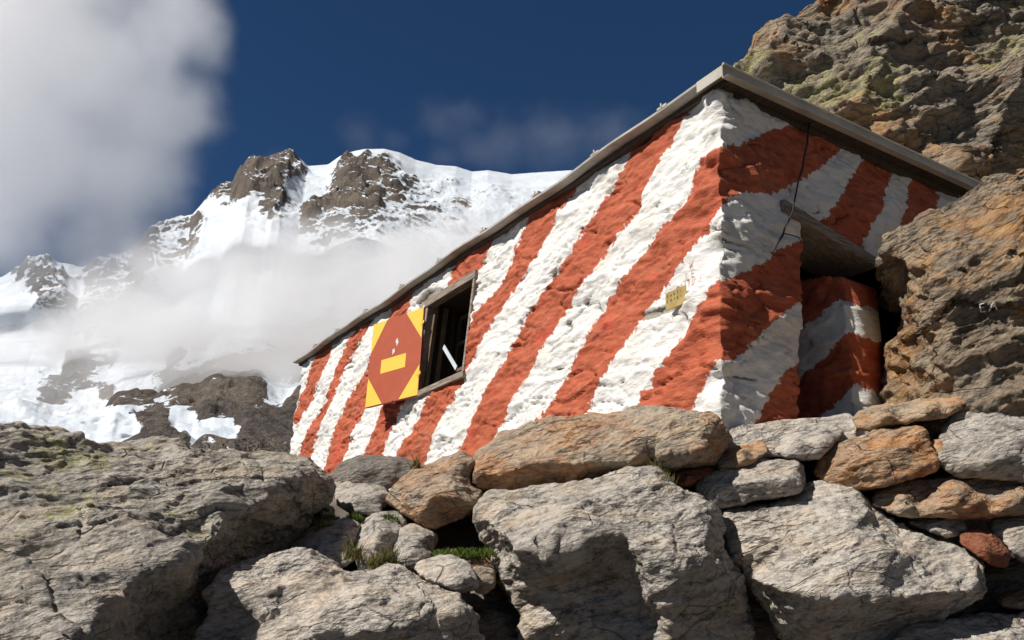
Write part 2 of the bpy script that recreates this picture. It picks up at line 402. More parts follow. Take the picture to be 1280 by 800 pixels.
def paint_material(name, stain=1.0):
    T = NT(name); tc = T.n('ShaderNodeTexCoord').outputs['Object']
    a = T.n('ShaderNodeAttribute', attribute_name='paint').outputs['Fac']
    w = T.math('ADD', T.math('MULTIPLY', T.math('SUBTRACT', T.noise(tc, 14, 5, .65), .5), .11), T.math('MULTIPLY', T.math('SUBTRACT', T.noise(tc, 70, 4, .6), .5), .03))
    red = T.step(T.math('ADD', a, w), -.004, .004)
    st = T.mapv(tc, rot=(0, 0, math.atan2(uL[1], uL[0])), scale=(1, 1, 3.0))
    n1 = T.noise(tc, 2.2, 5, .6); n2 = T.noise(st, 8, 6, .68); n3 = T.noise(tc, 55, 4, .65)
    rc = T.ramp(n2, [(.28, (.27, .062, .030)), (.45, (.40, .092, .043)), (.58, (.47, .118, .057)), (.74, (.53, .18, .10))])
    pk = T.step(T.noise(tc, 3.2, 3, .5), .60, .68)
    rc = T.mix(T.math('MULTIPLY', pk, .45), rc, (.62, .085, .055))
    wc = T.ramp(n2, [(.25, (.56, .53, .48)), (.42, (.74, .725, .695)), (.65, (.80, .79, .77))])
    wc = T.mix(T.math('MULTIPLY', T.step(n1, .52, .70), .38 * stain), wc, (.54, .48, .38))
    col = T.mix(red, wc, rc)
    wr = T.step(T.noise(st, 1.6, 6, .7), .52, .70); col = T.mix(T.math('MULTIPLY', wr, .22), col, (.30, .22, .16))
    # flaked and never-painted stone in pits and hollows
    pit = T.n('ShaderNodeAttribute', attribute_name='pit').outputs['Fac']
    ch = T.math('ADD', T.math('MULTIPLY', T.noise(st, 26, 5, .7), .8), T.math('MULTIPLY', pit, .55))
    flake = T.step(ch, .74, .80)
    stone = T.ramp(n3, [(.35, (.10, .085, .065)), (.6, (.27, .225, .17))])
    col = T.mix(T.math('MULTIPLY', flake, .80), col, T.mix(red, stone, (.20, .06, .028)))
    sp = T.step(T.noise(tc, 120, 2, .5), .70, .74)
    col = T.mix(T.math('MULTIPLY', sp, .5), col, (.30, .20, .14))
    b = T.math('ADD', T.math('MULTIPLY', n2, .8), T.math('ADD', T.math('MULTIPLY', n3, .25), T.math('MULTIPLY', T.noise(st, 26, 5, .7), .45)))
    b = T.math('SUBTRACT', b, T.math('MULTIPLY', flake, .12))
    return T.bsdf(col, .72, b, .022, .8, .25)
MP = paint_material('painted_masonry')

def simple(name, stops, scale=8, rough=.7, bump=.004, stretch=(1, 1, 1), rot=(0, 0, 0), metal=0, spec=.3, detail=5):
    T = NT(name); tc = T.mapv(T.n('ShaderNodeTexCoord').outputs['Object'], rot=rot, scale=stretch)
    n = T.noise(tc, scale, detail, .65)
    return T.bsdf(T.ramp(n, stops), rough, n, bump, .7, spec, metal)
rotW = (0, 0, math.atan2(uL[1], uL[0])); rotWR = (0, 0, math.atan2(uR[1], uR[0]))
MWOOD = simple('weathered_wood', [(.3, (.10, .075, .055)), (.5, (.25, .20, .16)), (.7, (.42, .36, .31))], 5, .85, .006, (1.2, 14, 14), rotW)
MWOODR = simple('weathered_beam', [(.3, (.085, .07, .058)), (.5, (.22, .185, .155)), (.7, (.36, .31, .26))], 5, .85, .008, (1.2, 14, 14), rotWR)
MWOODV = simple('upright_wood', [(.3, (.08, .05, .03)), (.5, (.17, .11, .065)), (.7, (.28, .20, .13))], 5, .8, .004, (14, 14, 1.2))
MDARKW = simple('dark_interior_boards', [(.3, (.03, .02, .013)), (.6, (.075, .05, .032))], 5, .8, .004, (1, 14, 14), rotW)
MMETAL = simple('dull_sheet_metal', [(.3, (.34, .31, .265)), (.55, (.46, .425, .37)), (.75, (.52, .48, .42))], 3.5, .6, .003, metal=.0)
MMETALE = simple('weathered_roof_sheet', [(.3, (.26, .25, .225)), (.6, (.44, .425, .39))], 5, .55, .003, metal=.0)
MRUST = simple('dark_iron', [(.3, (.03, .024, .02)), (.6, (.09, .06, .045))], 30, .7, .002)
MBLACK = simple('black_rubber', [(.3, (.012, .011, .010)), (.6, (.03, .028, .026))], 30, .6, .001)
MUNDER = simple('dark_roof_boards', [(.3, (.035, .027, .02)), (.6, (.10, .08, .062))], 6, .85, .004, (1, 12, 12), rotW)

# ================================================================ hut
hut = empty('mountain_hut', tuple(ptL(sE / 2, ZB)[:2] + uR[:2] * WR / 2) + (ZB,),
            'stone refuge hut painted in slanting red and white stripes behind the boulder wall', 'hut')
# window and door holes as polygons in photo px
WIN = [onL(530, 384)[:2], onL(594, 346)[:2], onL(584, 468)[:2], onL(527, 493)[:2]]
ws0 = (WIN[1][0] + WIN[2][0]) / 2; ws1 = (WIN[0][0] + WIN[3][0]) / 2
wz1 = (WIN[0][1] + WIN[1][1]) / 2; wz0 = (WIN[2][1] + WIN[3][1]) / 2
print('window s', ws0, ws1, 'z', wz0, wz1, WIN)
DOOR = [(1001,262),(1078,316),(1092,322),(1130,330),(1160,420),(1150,600),(996,600),(996,523),(998,400),(1002,320)]

zs = np.arange(ZB, ZT + .012, .013); nz = len(zs)
u = []                                          # (wall, coordinate)
for s in np.arange(sE, 0, -.016): u.append((0, s))
for t in np.arange(0, 3.6, .013): u.append((1, t))
for t in np.arange(3.6, WR, .1): u.append((1, t))
for s in np.arange(0, sE, .15): u.append((2, s))
for t in np.arange(WR, 0, -.15): u.append((3, t))
def wall_base(k, c, z):
    top = UP + BL * uR + BR * uL
    if k == 0: return K0 + c * uL + z * top
    if k == 1: return K0 + c * uR + z * top
    if k == 2: return K0 + WR * uR + c * uL + z * (UP - BL * uR + BR * uL)
    return K0 + sE * uL + c * uR + z * top
B = np.zeros((len(u), nz, 3)); Nn = np.zeros_like(B); wid = np.zeros((len(u), nz), int)
for i, (k, c) in enumerate(u):
    a = wall_base(k, c, 0); b = wall_base(k, c, 1); B[i] = a + zs[:, None] * (b - a)
    n = {0: nL, 1: nR, 2: -nL, 3: -nR}[k]
    if k == 0:
        if c < .05: n = nL + nR * (1 - c / .05)
        if sE - c < .10: n = nL - nR * (1 - (sE - c) / .10)
    if k == 1 and c < .05: n = nR + nL * (1 - c / .05)
    Nn[i] = n / np.linalg.norm(n)
    wid[i] = k
V0 = B.reshape(-1, 3); N0 = Nn.reshape(-1, 3)
loc = np.stack([V0 @ uL, V0 @ uR, V0[:, 2]], 1)
wz_ = loc + .10 * np.stack([fbm(loc / .6, 2, 3), fbm(loc / .6, 2, 4), fbm(loc / .5, 2, 5)], 1)
fa, fe, fid = facets(wz_ * np.array([2.1, 2.1, 4.6]), 11, 1.0)
d = chips(wz_ * np.array([2.3, 2.3, 5.0]), 11) * .048 + chips(wz_ * np.array([6, 6, 13.0]) + 9, 12) * .022 + chips(wz_ * np.array([16, 16, 32.0]) + 9, 16) * .011
lay = V0[:, 2] / .105 + 1.3 * fbm(loc / .7, 3, 8) + .22 * (loc[:, 0] + loc[:, 1]) / .3; idn = np.floor(lay); frc = lay - idn
hs = np.sin(idn * 12.99) * 43758.5; hs -= np.floor(hs)
msk = np.clip(fbm(loc * np.array([1.6, 1.6, 4]), 3, 14) * 3 + .1, 0, 1)
d += ((hs - .5) * .016 - .014 * np.clip((frc - .78) / .22, 0, 1)) * msk
jn = np.exp(-(fe / .035) ** 2) * np.clip(fbm(loc * 1.7, 2, 15) * 4 + .35, 0, 1)
d -= jn * .014
cn = perlin(loc * np.array([2.2, 2.2, 7.5]), 17); crev = np.exp(-(cn / .034) ** 2) * np.clip(fbm(loc * 2.3, 2, 18) * 6 - .2, 0, 1)
cn2 = perlin(loc * np.array([5, 5, 17]), 28); crev = np.maximum(crev, .7 * np.exp(-(cn2 / .04) ** 2) * np.clip(fbm(loc * 3.1, 2, 29) * 6 - .9, 0, 1))
d -= crev * .040
d += fbm(loc * np.array([6, 6, 14]), 5, 19, .6) * .020 + ridged(loc * np.array([9, 9, 22]), 3, 23) * .0045
d += .035 * fbm(loc * 1.1, 2, 24)
cc_ = np.repeat([(c if k < 2 else 9.) for k, c in u], nz); cf_ = np.clip(1 - cc_ / .45, 0, 1)
d += cf_ * (.11 * fbm(V0 * np.array([3.0, 3.0, 4.5]), 3, 26) + .07 * chips(V0 * np.array([4.5, 4.5, 6.]), 27))
d += .10 * np.where((wid.ravel() == 0), np.clip(1 - (sE - np.repeat([c for _, c in u], nz)) / .35, 0, 1), 0) * fbm(loc * 3.5, 3, 25)
d -= d[wid.ravel() == 0].mean() - .004
V1 = V0 + N0 * d[:, None]
zz_ = np.stack([V0[:, 2] * 0 + 3.3, V0[:, 2] * 0, V0[:, 2]], 1)
V1 += (np.clip(1 - cc_ / .30, 0, 1) * (.055 * fbm(zz_ * 2.6, 2, 44) + .035 * fbm(zz_ * 9, 3, 45)))[:, None] * (uR - uL) / 1.414
sd = paint_sd(V0, RED)
pit = np.clip(-d / .03, 0, 1) * .25 + crev * .75 + jn * .4 + (wid.ravel() == 1) * .16 * np.clip(.5 + 2 * fbm(loc * 2.5, 3, 30), 0, 1)
# patch over the window where the render has dropped off
x, y = project(V0)
bare = np.maximum(np.clip(poly_sd(x, y, [(520,392),(520,378),(534,364),(552,360),(560,366),(545,372),(530,380)]) / 3 + .3, 0, 1),
                  np.clip(poly_sd(x, y, [(798,398),(800,390),(842,376),(842,388),(800,403)]) / 4 + .3, 0, 1)) * (wid.ravel() == 0)
stub = np.clip(poly_sd(x, y, [(374,490),(384,486),(389,470),(384,508),(374,512)]) / 4 + .2, 0, 1) * (wid.ravel() == 0)
pit = np.clip(pit + bare * .95 * (1 + .5 * fbm(loc * 20, 2, 33)) + stub * .5, 0, 1.4)
V1 -= N0 * (bare * .03)[:, None]
idx = np.arange(len(u) * nz).reshape(len(u), nz); nu = len(u)
a = idx; b = np.roll(idx, -1, axis=0)
F4 = np.stack([a[:, :-1], b[:, :-1], b[:, 1:], a[:, 1:]], -1).reshape(-1, 4)[:, ::-1]
fw = wid[:, :-1].ravel(); fc = V0[F4].mean(1); x, y = project(fc)
sc_ = (fc - K0) @ uL - fc[:, 2] * BR
inwin = (fw == 0) & (sc_ > ws0) & (sc_ < ws1) & (fc[:, 2] > wz0) & (fc[:, 2] < wz1)
indoor = (fw == 1) & (poly_sd(x, y, DOOR) + 2.5 * fbm(fc * 5, 2, 40) > 0) & (-(fc @ CN)[:, 2] > 1)
F4 = F4[~(inwin | indoor)]
mesh_obj('wall', V1, F4, MP, hut, True, {'paint': sd, 'pit': pit})

# window reveal (open box into the wall) and inside of the hut
def quadbox(name, s0, s1, z0, z1, dep, mat, th=.03):
    m = MB(); A = lambda s, z, o: ptL(s, z, -o)
    for (sa, za, sb, zb) in ((s0, z0, s1, z0), (s1, z0, s1, z1), (s1, z1, s0, z1), (s0, z1, s0, z0)):
        p, q = A(sa, za, -.005), A(sb, zb, -.005); e = A(sa, za, dep) - A(sa, za, -.005)
        w = q - p; nrm = np.cross(w, e); nrm /= np.linalg.norm(nrm)
        c = A((s0 + s1) / 2, (z0 + z1) / 2, 0)
        if np.dot(nrm, p - c) < 0: nrm = -nrm
        m.box(p, w, e, nrm * th)
    return m.build(name, mat, hut)
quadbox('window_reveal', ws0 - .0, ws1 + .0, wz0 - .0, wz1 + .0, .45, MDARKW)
# inner shell: keeps the room dark
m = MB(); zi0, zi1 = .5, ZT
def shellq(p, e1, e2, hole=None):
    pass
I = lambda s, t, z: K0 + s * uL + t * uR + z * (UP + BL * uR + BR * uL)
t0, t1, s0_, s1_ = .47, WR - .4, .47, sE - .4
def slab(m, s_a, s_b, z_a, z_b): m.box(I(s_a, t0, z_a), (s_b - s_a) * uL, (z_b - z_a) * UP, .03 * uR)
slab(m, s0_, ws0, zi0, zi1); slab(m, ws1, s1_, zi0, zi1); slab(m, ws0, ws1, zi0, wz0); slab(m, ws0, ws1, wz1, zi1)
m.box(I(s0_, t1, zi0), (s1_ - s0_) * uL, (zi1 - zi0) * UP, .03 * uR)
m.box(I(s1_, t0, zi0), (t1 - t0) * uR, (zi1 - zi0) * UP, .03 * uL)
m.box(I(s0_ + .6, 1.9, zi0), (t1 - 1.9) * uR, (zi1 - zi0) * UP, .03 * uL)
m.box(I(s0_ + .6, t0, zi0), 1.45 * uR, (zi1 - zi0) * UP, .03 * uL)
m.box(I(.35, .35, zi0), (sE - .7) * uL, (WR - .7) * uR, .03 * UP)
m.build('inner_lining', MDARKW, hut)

# window frame: grey weathered boards round the opening, sill, sash swung inwards with a pale stay
def bar(m, sa, za, sb, zb, w, o0, o1):
    """bar on the wall plane from (sa,za) to (sb,zb), width w, standing from o0 to o1 off it"""
    p = ptL(sa, za, o0); q = ptL(sb, zb, o0); dd = q - p; L = np.linalg.norm(dd); e = dd / L
    sd_ = np.cross(e, nL); m.box(p - sd_ * w / 2, dd, sd_ * w, nL * (o1 - o0)); return m
wf = MB(); fwid = .055
bar(wf, ws0 - .03, wz1, ws1 + .03, wz1, .085, -.05, .045)
bar(wf, ws0 - .04, wz0, ws1 + .05, wz0, .06, -.05, .05)
bar(wf, ws0, wz0 + .03, ws0, wz1 - .043, .035, -.05, .035)
bar(wf, ws1, wz0 + .03, ws1, wz1 - .043, .075, -.05, .03)
wfo = wf.build('window_frame', MWOOD, hut, bevel=.006)
js = MB()
for o_ in (-.09, -.20): bar(js, ws1 - .055, wz0 + .02, ws1 - .055, wz1 - .02, .035, o_, o_ + .045)
js.build('inner_jamb', MWOODV, hut, bevel=.004)
sash = MB(); so = -.40
sa0, sa1, sz0, sz1 = ws0 + .10, ws1 + .02, wz0 + .04, wz1 - .08
bar(sash, sa0, sz0, sa0, sz1, .05, so, so + .03); bar(sash, sa1, sz0, sa1, sz1, .05, so, so + .03)
for k in range(4): bar(sash, sa0 + .025, sz0 + (sz1 - sz0) * k / 3, sa1 - .025, sz0 + (sz1 - sz0) * k / 3, .035, so, so + .025)
sash.build('window_sash', MWOODV, hut)
stay = MB(); pa = onL(556, 431, -.12)[2]; pb = onL(572, 458, -.12)[2]
e = pb - pa; stay.box(pa, e, nL * .008, np.cross(e / np.linalg.norm(e), nL) * .045)
stay.build('window_stay', simple('pale_grey_metal', [(.3, (.50, .56, .62)), (.6, (.62, .67, .72))], 9, .45, .001), hut)

# shutter
hz0 = onL(522, 494, .05)[2]; hz1 = onL(530, 384, .05)[2]
dS = ray(-532, 721); dS[2] = 0; dS /= np.linalg.norm(dS)
hb = hz0.copy(); ht = hz1.copy(); mid = (hb + ht) / 2
upS = (ht - hb); hS = np.linalg.norm(upS); upS /= hS
nS = np.cross(dS, upS); nS /= np.linalg.norm(nS)
if np.dot(nS, -mid) < 0: nS = -nS
# width: where the ray to the free edge meets the shutter plane
wS = float(np.dot(hit(462, 456, mid, nS) - mid, dS)); print('shutter', wS, hS, 'angle to wall', math.degrees(math.acos(np.dot(dS, uL))))
def shp(uu, vv, o=0): return hb + dS * wS * (1 - uu) + upS * hS * (1 - vv) + nS * o    # u from the free edge, v from the top
def flat_paint(name, c, amp=.12):
    T = NT(name); tc = T.n('ShaderNodeTexCoord').outputs['Object']
    n = T.noise(tc, 5, 6, .65); col = T.ramp(n, [(.3, tuple(x * (1 - amp) for x in c)), (.6, c), (.8, tuple(min(1, x * 1.12 + .02) for x in c))])
    sp = T.step(T.noise(tc, 60, 3, .6), .68, .73); col = T.mix(T.math('MULTIPLY', sp, .35), col, (.35, .22, .15))
    return T.bsdf(col, .5, n, .003, .5, .35)
MSR = flat_paint('shutter_red', (.40, .085, .04)); MSY = flat_paint('shutter_yellow', (.82, .52, .07), .08)
sh = MB(); sh.box(shp(0, 1, 0), shp(1, 1) - shp(0, 1), shp(0, 0) - shp(0, 1), -nS * .028)
sho = sh.build('shutter', MSR, hut, bevel=.003)
def patch(uv, th=.0022):
    n = len(uv); v = [shp(a, b, .0005) for a, b in uv] + [shp(a, b, th) for a, b in uv]
    f = [tuple(range(n, 2 * n)), tuple(reversed(range(n)))] + [(i, (i + 1) % n, n + (i + 1) % n, n + i) for i in range(n)]
    return v, f
yl = MB()
for uv in ([(.004, .004), (.29, .004), (.004, .37)], [(.67, .004), (.996, .004), (.996, .36)], [(.996, .66), (.996, .996), (.65, .996)], [(.004, .66), (.33, .996), (.004, .996)],
           [(.245, .485), (.725, .485), (.725, .645), (.245, .645)]): yl.add(*patch(uv))
yl.build('yellow_markings', MSY, sho)
ck = MB(); ck.add(*patch([(.50, .30), (.53, .27), (.56, .33), (.53, .37)], .003)); ck.add(*patch([(.45, .40), (.49, .385), (.50, .43), (.46, .46)], .003))
ck.build('bare_metal_fleck', simple('bare_metal_fleck', [(.3, (.35, .34, .34)), (.6, (.75, .74, .74))], 60, .4, .001), sho)
for v in (.20, .78):
    hg = MB(); hg.box(shp(.97, v, .003), dS * -wS * .07, upS * .035, nS * .012); hg.tube([shp(1.01, v + .03, .012), shp(1.01, v - .06, .012)], .010, 8); hg.build('hinge', MSY, sho)
lt = MB(); lt.tube([shp(.55, 1.0, .01), shp(.55, 1.03, .012), shp(.62, 1.035, .014)], .008, 6); lt.build('catch', MRUST, sho); lt = MB(); lt.tube([shp(-.01, .62, .004), shp(-.03, .63, .012)], .012, 6)
lt.build('catch', MRUST, sho)

# roof: thin sheet roof with boards under it
zc = UP; ext_s = sE + .32; rf = MB()
A0 = RO.copy()
tR = hit(1225, 233, RO, nR); LR = float(np.dot(tR - RO, uR)); slope = (tR[2] - RO[2]) / LR
print('fascia len', LR, 'slope', slope)
uRs = uR + UP * slope; WRf = 4.9
# corrugation caps: roof sheet slightly wavy along its long edge
ns = 90
vs = []; 
for i in range(ns + 1):
    s = ext_s * i / ns; sag = .012 * math.sin(s * 2.1) + .008 * math.sin(s * 5.3 + 1)
    for k in (0, 1):
        q = A0 + uL * s + UP * (sag if i else 0) + (uRs * WRf if k else 0)
        vs += [q, q - UP * .020]
fs = []
for i in range(ns):
    a = i * 4; fs += [(a, a + 4, a + 6, a + 2), (a + 1, a + 3, a + 7, a + 5), (a, a + 1, a + 5, a + 4), (a + 2, a + 6, a + 7, a + 3)]
fs += [(0, 2, 3, 1), (ns * 4, ns * 4 + 1, ns * 4 + 3, ns * 4 + 2)]
roof = mesh_obj('roof', vs, fs, MMETALE, hut)
ub = MB(); ub.box(A0 - UP * .056 + uR * .085, uL * (ext_s - .02), uRs * (WRf - .09), UP * .034)
for k in range(18):
    s = .1 + k * (ext_s - .3) / 17; ub.box(A0 + uL * s + uR * .22 - UP * .105, uL * .06, uRs * (WRf - .3), UP * .048)
ub.build('roof_boards', MUNDER, roof)
fa_ = MB(); fh = .105
o_ = A0 + nR * .012 + nL * .006 - UP * (fh - .012)
segs = [0, .22, .50, .72, .86, 1.0]
for k in range(5):
    a_, b_ = segs[k], segs[k + 1]
    fa_.box(o_ + uRs * WRf * a_ + UP * (.0015 * (k % 2)), uRs * WRf * (b_ - a_ - .0006), UP * fh, -nR * .008)
fa_.box(o_ + UP * .0 - nR * .006, uRs * WRf, nR * .055, UP * .004)
fa_.tube([o_ + UP * (fh + .004) + nR * .004, o_ + uRs * WRf + UP * (fh + .004) + nR * .004], .011, 8)
fa_.box(o_ - uR * .0 - nR * .0 + UP * .02, nR * -.25, UP * (fh - .02), uR * .006)
fa_.build('fascia', MMETAL, roof, bevel=.002)
rr = random.Random(4)
for s in (.55, 1.35, 2.2, 3.1, 4.0, 4.9, 5.9, 6.8, 7.6):
    fx = MB(); q = A0 + uL * s - uR * .004 + UP * .0
    fx.box(q, uL * .10, uR * .05, UP * rr.uniform(.018, .03)); fx.tube([q + uL * .05 + UP * .01, q + uL * .055 + UP * .04], .008, 6); fx.build('roof_clip', MMETAL, roof)

# lintel beam over the doorway, porch side wall, dark recess
l0 = onR(976, 252)[:2]; l1 = onR(1083, 322)[:2]; print('lintel', l0, l1)
lb = MB(); pa = ptR(l0[0] - .02, l0[1] + .0, .05); pb = ptR(l1[0] + .05, l1[1], .05); dd = pb - pa
lb.box(pa - UP * .085, dd, UP * .085, uL * .42)
beam = lb.build('door_lintel', MWOODR, hut, bevel=.010)
# porch wall (side of the deep doorway)
PO = K0 + 1.27 * uR
def onP(px, py):
    n = uR.copy(); h = hit(px, py, PO, n); return h
pw_poly = [(985,352),(1030,345),(1062,345),(1075,352),(1090,372),(1112,403),(1110,425),(1100,445),(1088,462),(1082,490),(1079,512),(1079,600),(985,600)]
gs = np.arange(0, 1.5, .014); gz = np.arange(.2, 2.6, .014)
S, Z = np.meshgrid(gs, gz, indexing='ij')
PV = PO + S[..., None] * uL + Z[..., None] * UP
PVf = PV.reshape(-1, 3); lo_ = PVf
dd_ = facets(lo_ * np.array([4, 4, 8]), 51)[0] * .03 + fbm(lo_ * np.array([6, 6, 10]), 5, 52) * .03
psd = paint_sd(PVf, [[(985,300),(1100,300),(1058,375),(1047,375),(1027,392),(1005,413),(985,424)], [(1067,409),(1085,398),(1130,395),(1110,425),(1100,445),(1079,467),(1058,492),(1026,520),(1000,545),(985,560),(985,490),(992,487),(1026,449),(1050,425)], [(1079,512),(1084,462),(1130,400),(1130,600),(1079,600)]])
x, y = project(PVf); keep = (poly_sd(x, y, pw_poly) + 2 * fbm(PVf * 7, 2, 53)).reshape(S.shape) > 0
th = .35
Vf = PVf - uR * dd_[:, None]; Vb = PVf + uR * th
ii = np.arange(S.size).reshape(S.shape); kc = keep[:-1, :-1] & keep[1:, :-1] & keep[1:, 1:] & keep[:-1, 1:]
q = np.stack([ii[:-1, :-1], ii[1:, :-1], ii[1:, 1:], ii[:-1, 1:]], -1)[kc]
FF = [q, (q + S.size)[:, ::-1]]
from collections import Counter
ed = {}
for f in q:
    for k in range(4): ed[(f[k], f[(k + 1) % 4])] = 1
side = [(b_, a_, a_ + S.size, b_ + S.size) for (a_, b_) in ed if (b_, a_) not in ed]
FF = np.concatenate(FF + [np.array(side)])
used = np.unique(FF); rem = np.full(S.size * 2, -1); rem[used] = np.arange(len(used))
AV = np.concatenate([Vf, Vb])[used]
mesh_obj('porch_wall', AV, rem[FF], MP, hut, False, {'paint': np.concatenate([psd, psd])[used], 'pit': np.concatenate([np.clip(-dd_ / .03, 0, 1) * .3] * 2)[used]})
# loose dark board across the recess
lbm = MB(); pa = P(1064, 398, 6.5); pb = P(1118, 370, 6.4); lbm.box(pa, pb - pa, UP * .035, uL * .16)
lbm.build('recess_board', MDARKW, hut, bevel=.004)
# jamb on the near side gives the masonry its thickness
jm = MB(); tj = onR(999, 400)[0]; jm.box(ptR(tj - .10, .4, -.12), uR * .09, uL * .42, UP * (ZT - .9)); jm.build('door_jamb', MP, hut)

# ---- cable down the shaded wall
cb = MB()
cp = [onR(px, py, .055)[2] for px, py in ((1012,152),(1010,165),(1009,180),(1005,196),(1003,212),(999,222),(996,236),(993,252),(990,266),(986,276),(981,284),(979,293),(972,304),(967,314))]
cb.tube(cp, [.007, .007, .007, .006, .008, .006, .006, .006, .007, .006, .006, .008, .007, .005], 6)
cb.tube([onR(px, py, .04)[2] for px, py in ((1012,152),(1003,148),(990,142),(975,138))], .006, 6)
cb.tube([onR(px, py, .06)[2] for px, py in ((981,292),(990,294),(999,297),(1002,304))], .004, 6)
tag(cb.build('cable', MBLACK), 'thin black cable dangling down the shaded wall from the metal fascia to the lintel', 'cable')

# ---- plaque
pq = onL(853, 375, .02)[2]; wq = abs(onL(840, 381, .02)[0] - onL(865, 370, .02)[0]); hq = .5 * (onL(853, 364)[1] - onL(853, 387)[1]) * 2
print('plaque', wq, hq)
c0 = onL(840.5, 391, 0)[2]; _m = wid.ravel() == 0
c0 = c0 + nL * (np.percentile([np.dot(V1[i] - V0[i], nL) for i in np.where(_m & (np.linalg.norm(V0 - (c0 - uL * .09 + UP * .06), axis=1) < .12))[0]], 90) + .002); hq = onL(840, 370)[1] - onL(840, 391)[1]
pm = MB(); pm.box(c0, -uL * wq, UP * hq, nL * .012)
brass = simple('brass', [(.3, (.36, .25, .08)), (.6, (.56, .41, .16))], 12, .45, .001, metal=.3)
plq = tag(pm.build('plaque', brass, bevel=.002), 'small brass plaque screwed to a white stripe near the hut corner', 'plaque')
def strokes(m, glyph, org, ex, ey, size, r, thick=None):
    G = {'S': [[(.9,.9),(.5,1),(.1,.8),(.2,.55),(.8,.45),(.9,.2),(.5,0),(.1,.1)]], 'A': [[(0,0),(.5,1),(1,0)],[(.2,.4),(.8,.4)]], 'N': [[(0,0),(0,1),(1,0),(1,1)]],
         'T': [[(.5,0),(.5,1)],[(0,1),(1,1)]], 'I': [[(.5,0),(.5,1)]], 'L': [[(0,1),(0,0),(.8,0)]], 'U': [[(0,1),(0,.2),(.5,0),(1,.2),(1,1)]], 'G': [[(.95,.85),(.5,1),(.05,.7),(.05,.3),(.5,0),(.95,.2),(.95,.45),(.6,.45)]],
         'D': [[(0,0),(0,1),(.6,.95),(1,.5),(.6,.05),(0,0)]], 'E': [[(.9,1),(0,1),(0,0),(.9,0)],[(0,.5),(.7,.5)]], 'W': [[(0,1),(.25,0),(.5,.8),(.75,0),(1,1)]], 'O': [[(.5,0),(0,.5),(.5,1),(1,.5),(.5,0)]]}
    for st in G[glyph]: m.tube([org + ex * size * .62 * a + ey * size * b for a, b in st], r, 4)
top = c0 + UP * hq + nL * .013
for row, word in enumerate(('SANTI', 'LUIGI')):
    for k, g in enumerate(word):
        tx = MB(); strokes(tx, g, top - uL * (.018 + k * wq * .165) - UP * (hq * (.33 + .27 * row)), -uL, UP, hq * .16, .0016)
        tx.build('letter', MRUST, plq)

# ---- letters scratched in red on the white stripe:  W / LE / GUIDE
MSC = simple('red_scratch', [(.3, (.42, .14, .10)), (.6, (.58, .25, .19))], 40, .8, .001)
def onwall(px, py):
    s, z, h = onL(px, py); k = np.argmin(((V0 - h) ** 2).sum(1)); return V1[k] + nL * .001
wallL = np.where(wid.ravel() == 0)[0]
def onwall(px, py):
    h = onL(px, py)[2]; k = wallL[np.argmin(((V0[wallL] - h) ** 2).sum(1))]; return h + nL * (np.dot(V1[k] - V0[k], nL) + .0015)
class DRAPE(MB):                                # strokes follow the rough plaster
    def tube(s, pts, r, n=4):
        out = []
        for a, b in zip(pts, pts[1:]):
            for t in (0, .25, .5, .75): out.append(a + (b - a) * t)
        out.append(pts[-1]); q = []
        for h in out:
            g = h - nL * np.dot(h - K0 - h[2] * (BL * uR + BR * uL), nL); k = wallL[np.argmin(((V0[wallL] - g) ** 2).sum(1))]
            q.append(g + nL * (np.dot(V1[k] - V0[k], nL) + .0015))
        return MB.tube(s, q, r, n)
for row in ((('W', 862.5, 337, .052),), (('L', 857, 350, .05), ('E', 864.5, 347, .05)), (('G', 842, 367.5, .055), ('U', 849.5, 364, .055), ('I', 858.5, 360, .055), ('D', 866.5, 358, .06), ('E', 878.5, 355, .06))):
    for g, px, py, sz in row:
        ls = DRAPE(); strokes(ls, g, onwall(px, py), -uL, UP, sz, .0022); ls.build('letter', MSC, hut)

# ---- rubble ledge of mortar under the shaded wall
def strip(name, pts, mat, w, h, lab, cat):
    pass
# ================================================================ boulders and stones
GB = 'boulders of the dry stone bank'; GS = 'smaller stones wedged in the bank'
rock('boulder', [(-90,520,4.0),(0,532,4.3),(25,529,4.35),(70,536,4.45),(120,547,4.6),(190,548,4.85),(237,561,5.0),(252,561,5.05),(300,560,5.2),(350,568,5.3),(385,579,5.25),(402,592,5.1),(413,604,5.05),(405,628,5.1),(385,655,5.1),(362,690,5.0),(330,735,4.75),(290,790,4.4),(240,870,4.0),(60,880,2.95),(-90,880,3.0),(-90,700,3.5)],
     [(345,603,4.55),(392,596,4.85),(330,624,4.38),(300,640,4.2),(277,652,4.02),(262,676,3.92),(225,704,3.62),(172,721,3.42),(150,744,3.22),(124,759,3.08),(90,796,2.88),(60,835,2.8),
      (250,600,4.45),(180,600,4.3),(120,590,4.25),(180,650,3.85),(100,680,3.6),(60,620,3.95),(0,620,3.85),(30,740,3.2),(-30,780,3.0),(110,630,3.92),(200,760,3.9),(260,740,4.3),(310,690,4.6),(150,800,3.4),(225,820,3.9)],
     'lichen', 1.6, 'huge grey boulder with yellow lichen filling the lower left corner of the scene', 'boulder', GB, seed=1, fol=(20, 18), fsize=.55, amp=.9, vox=3.0, ledge=1.0)
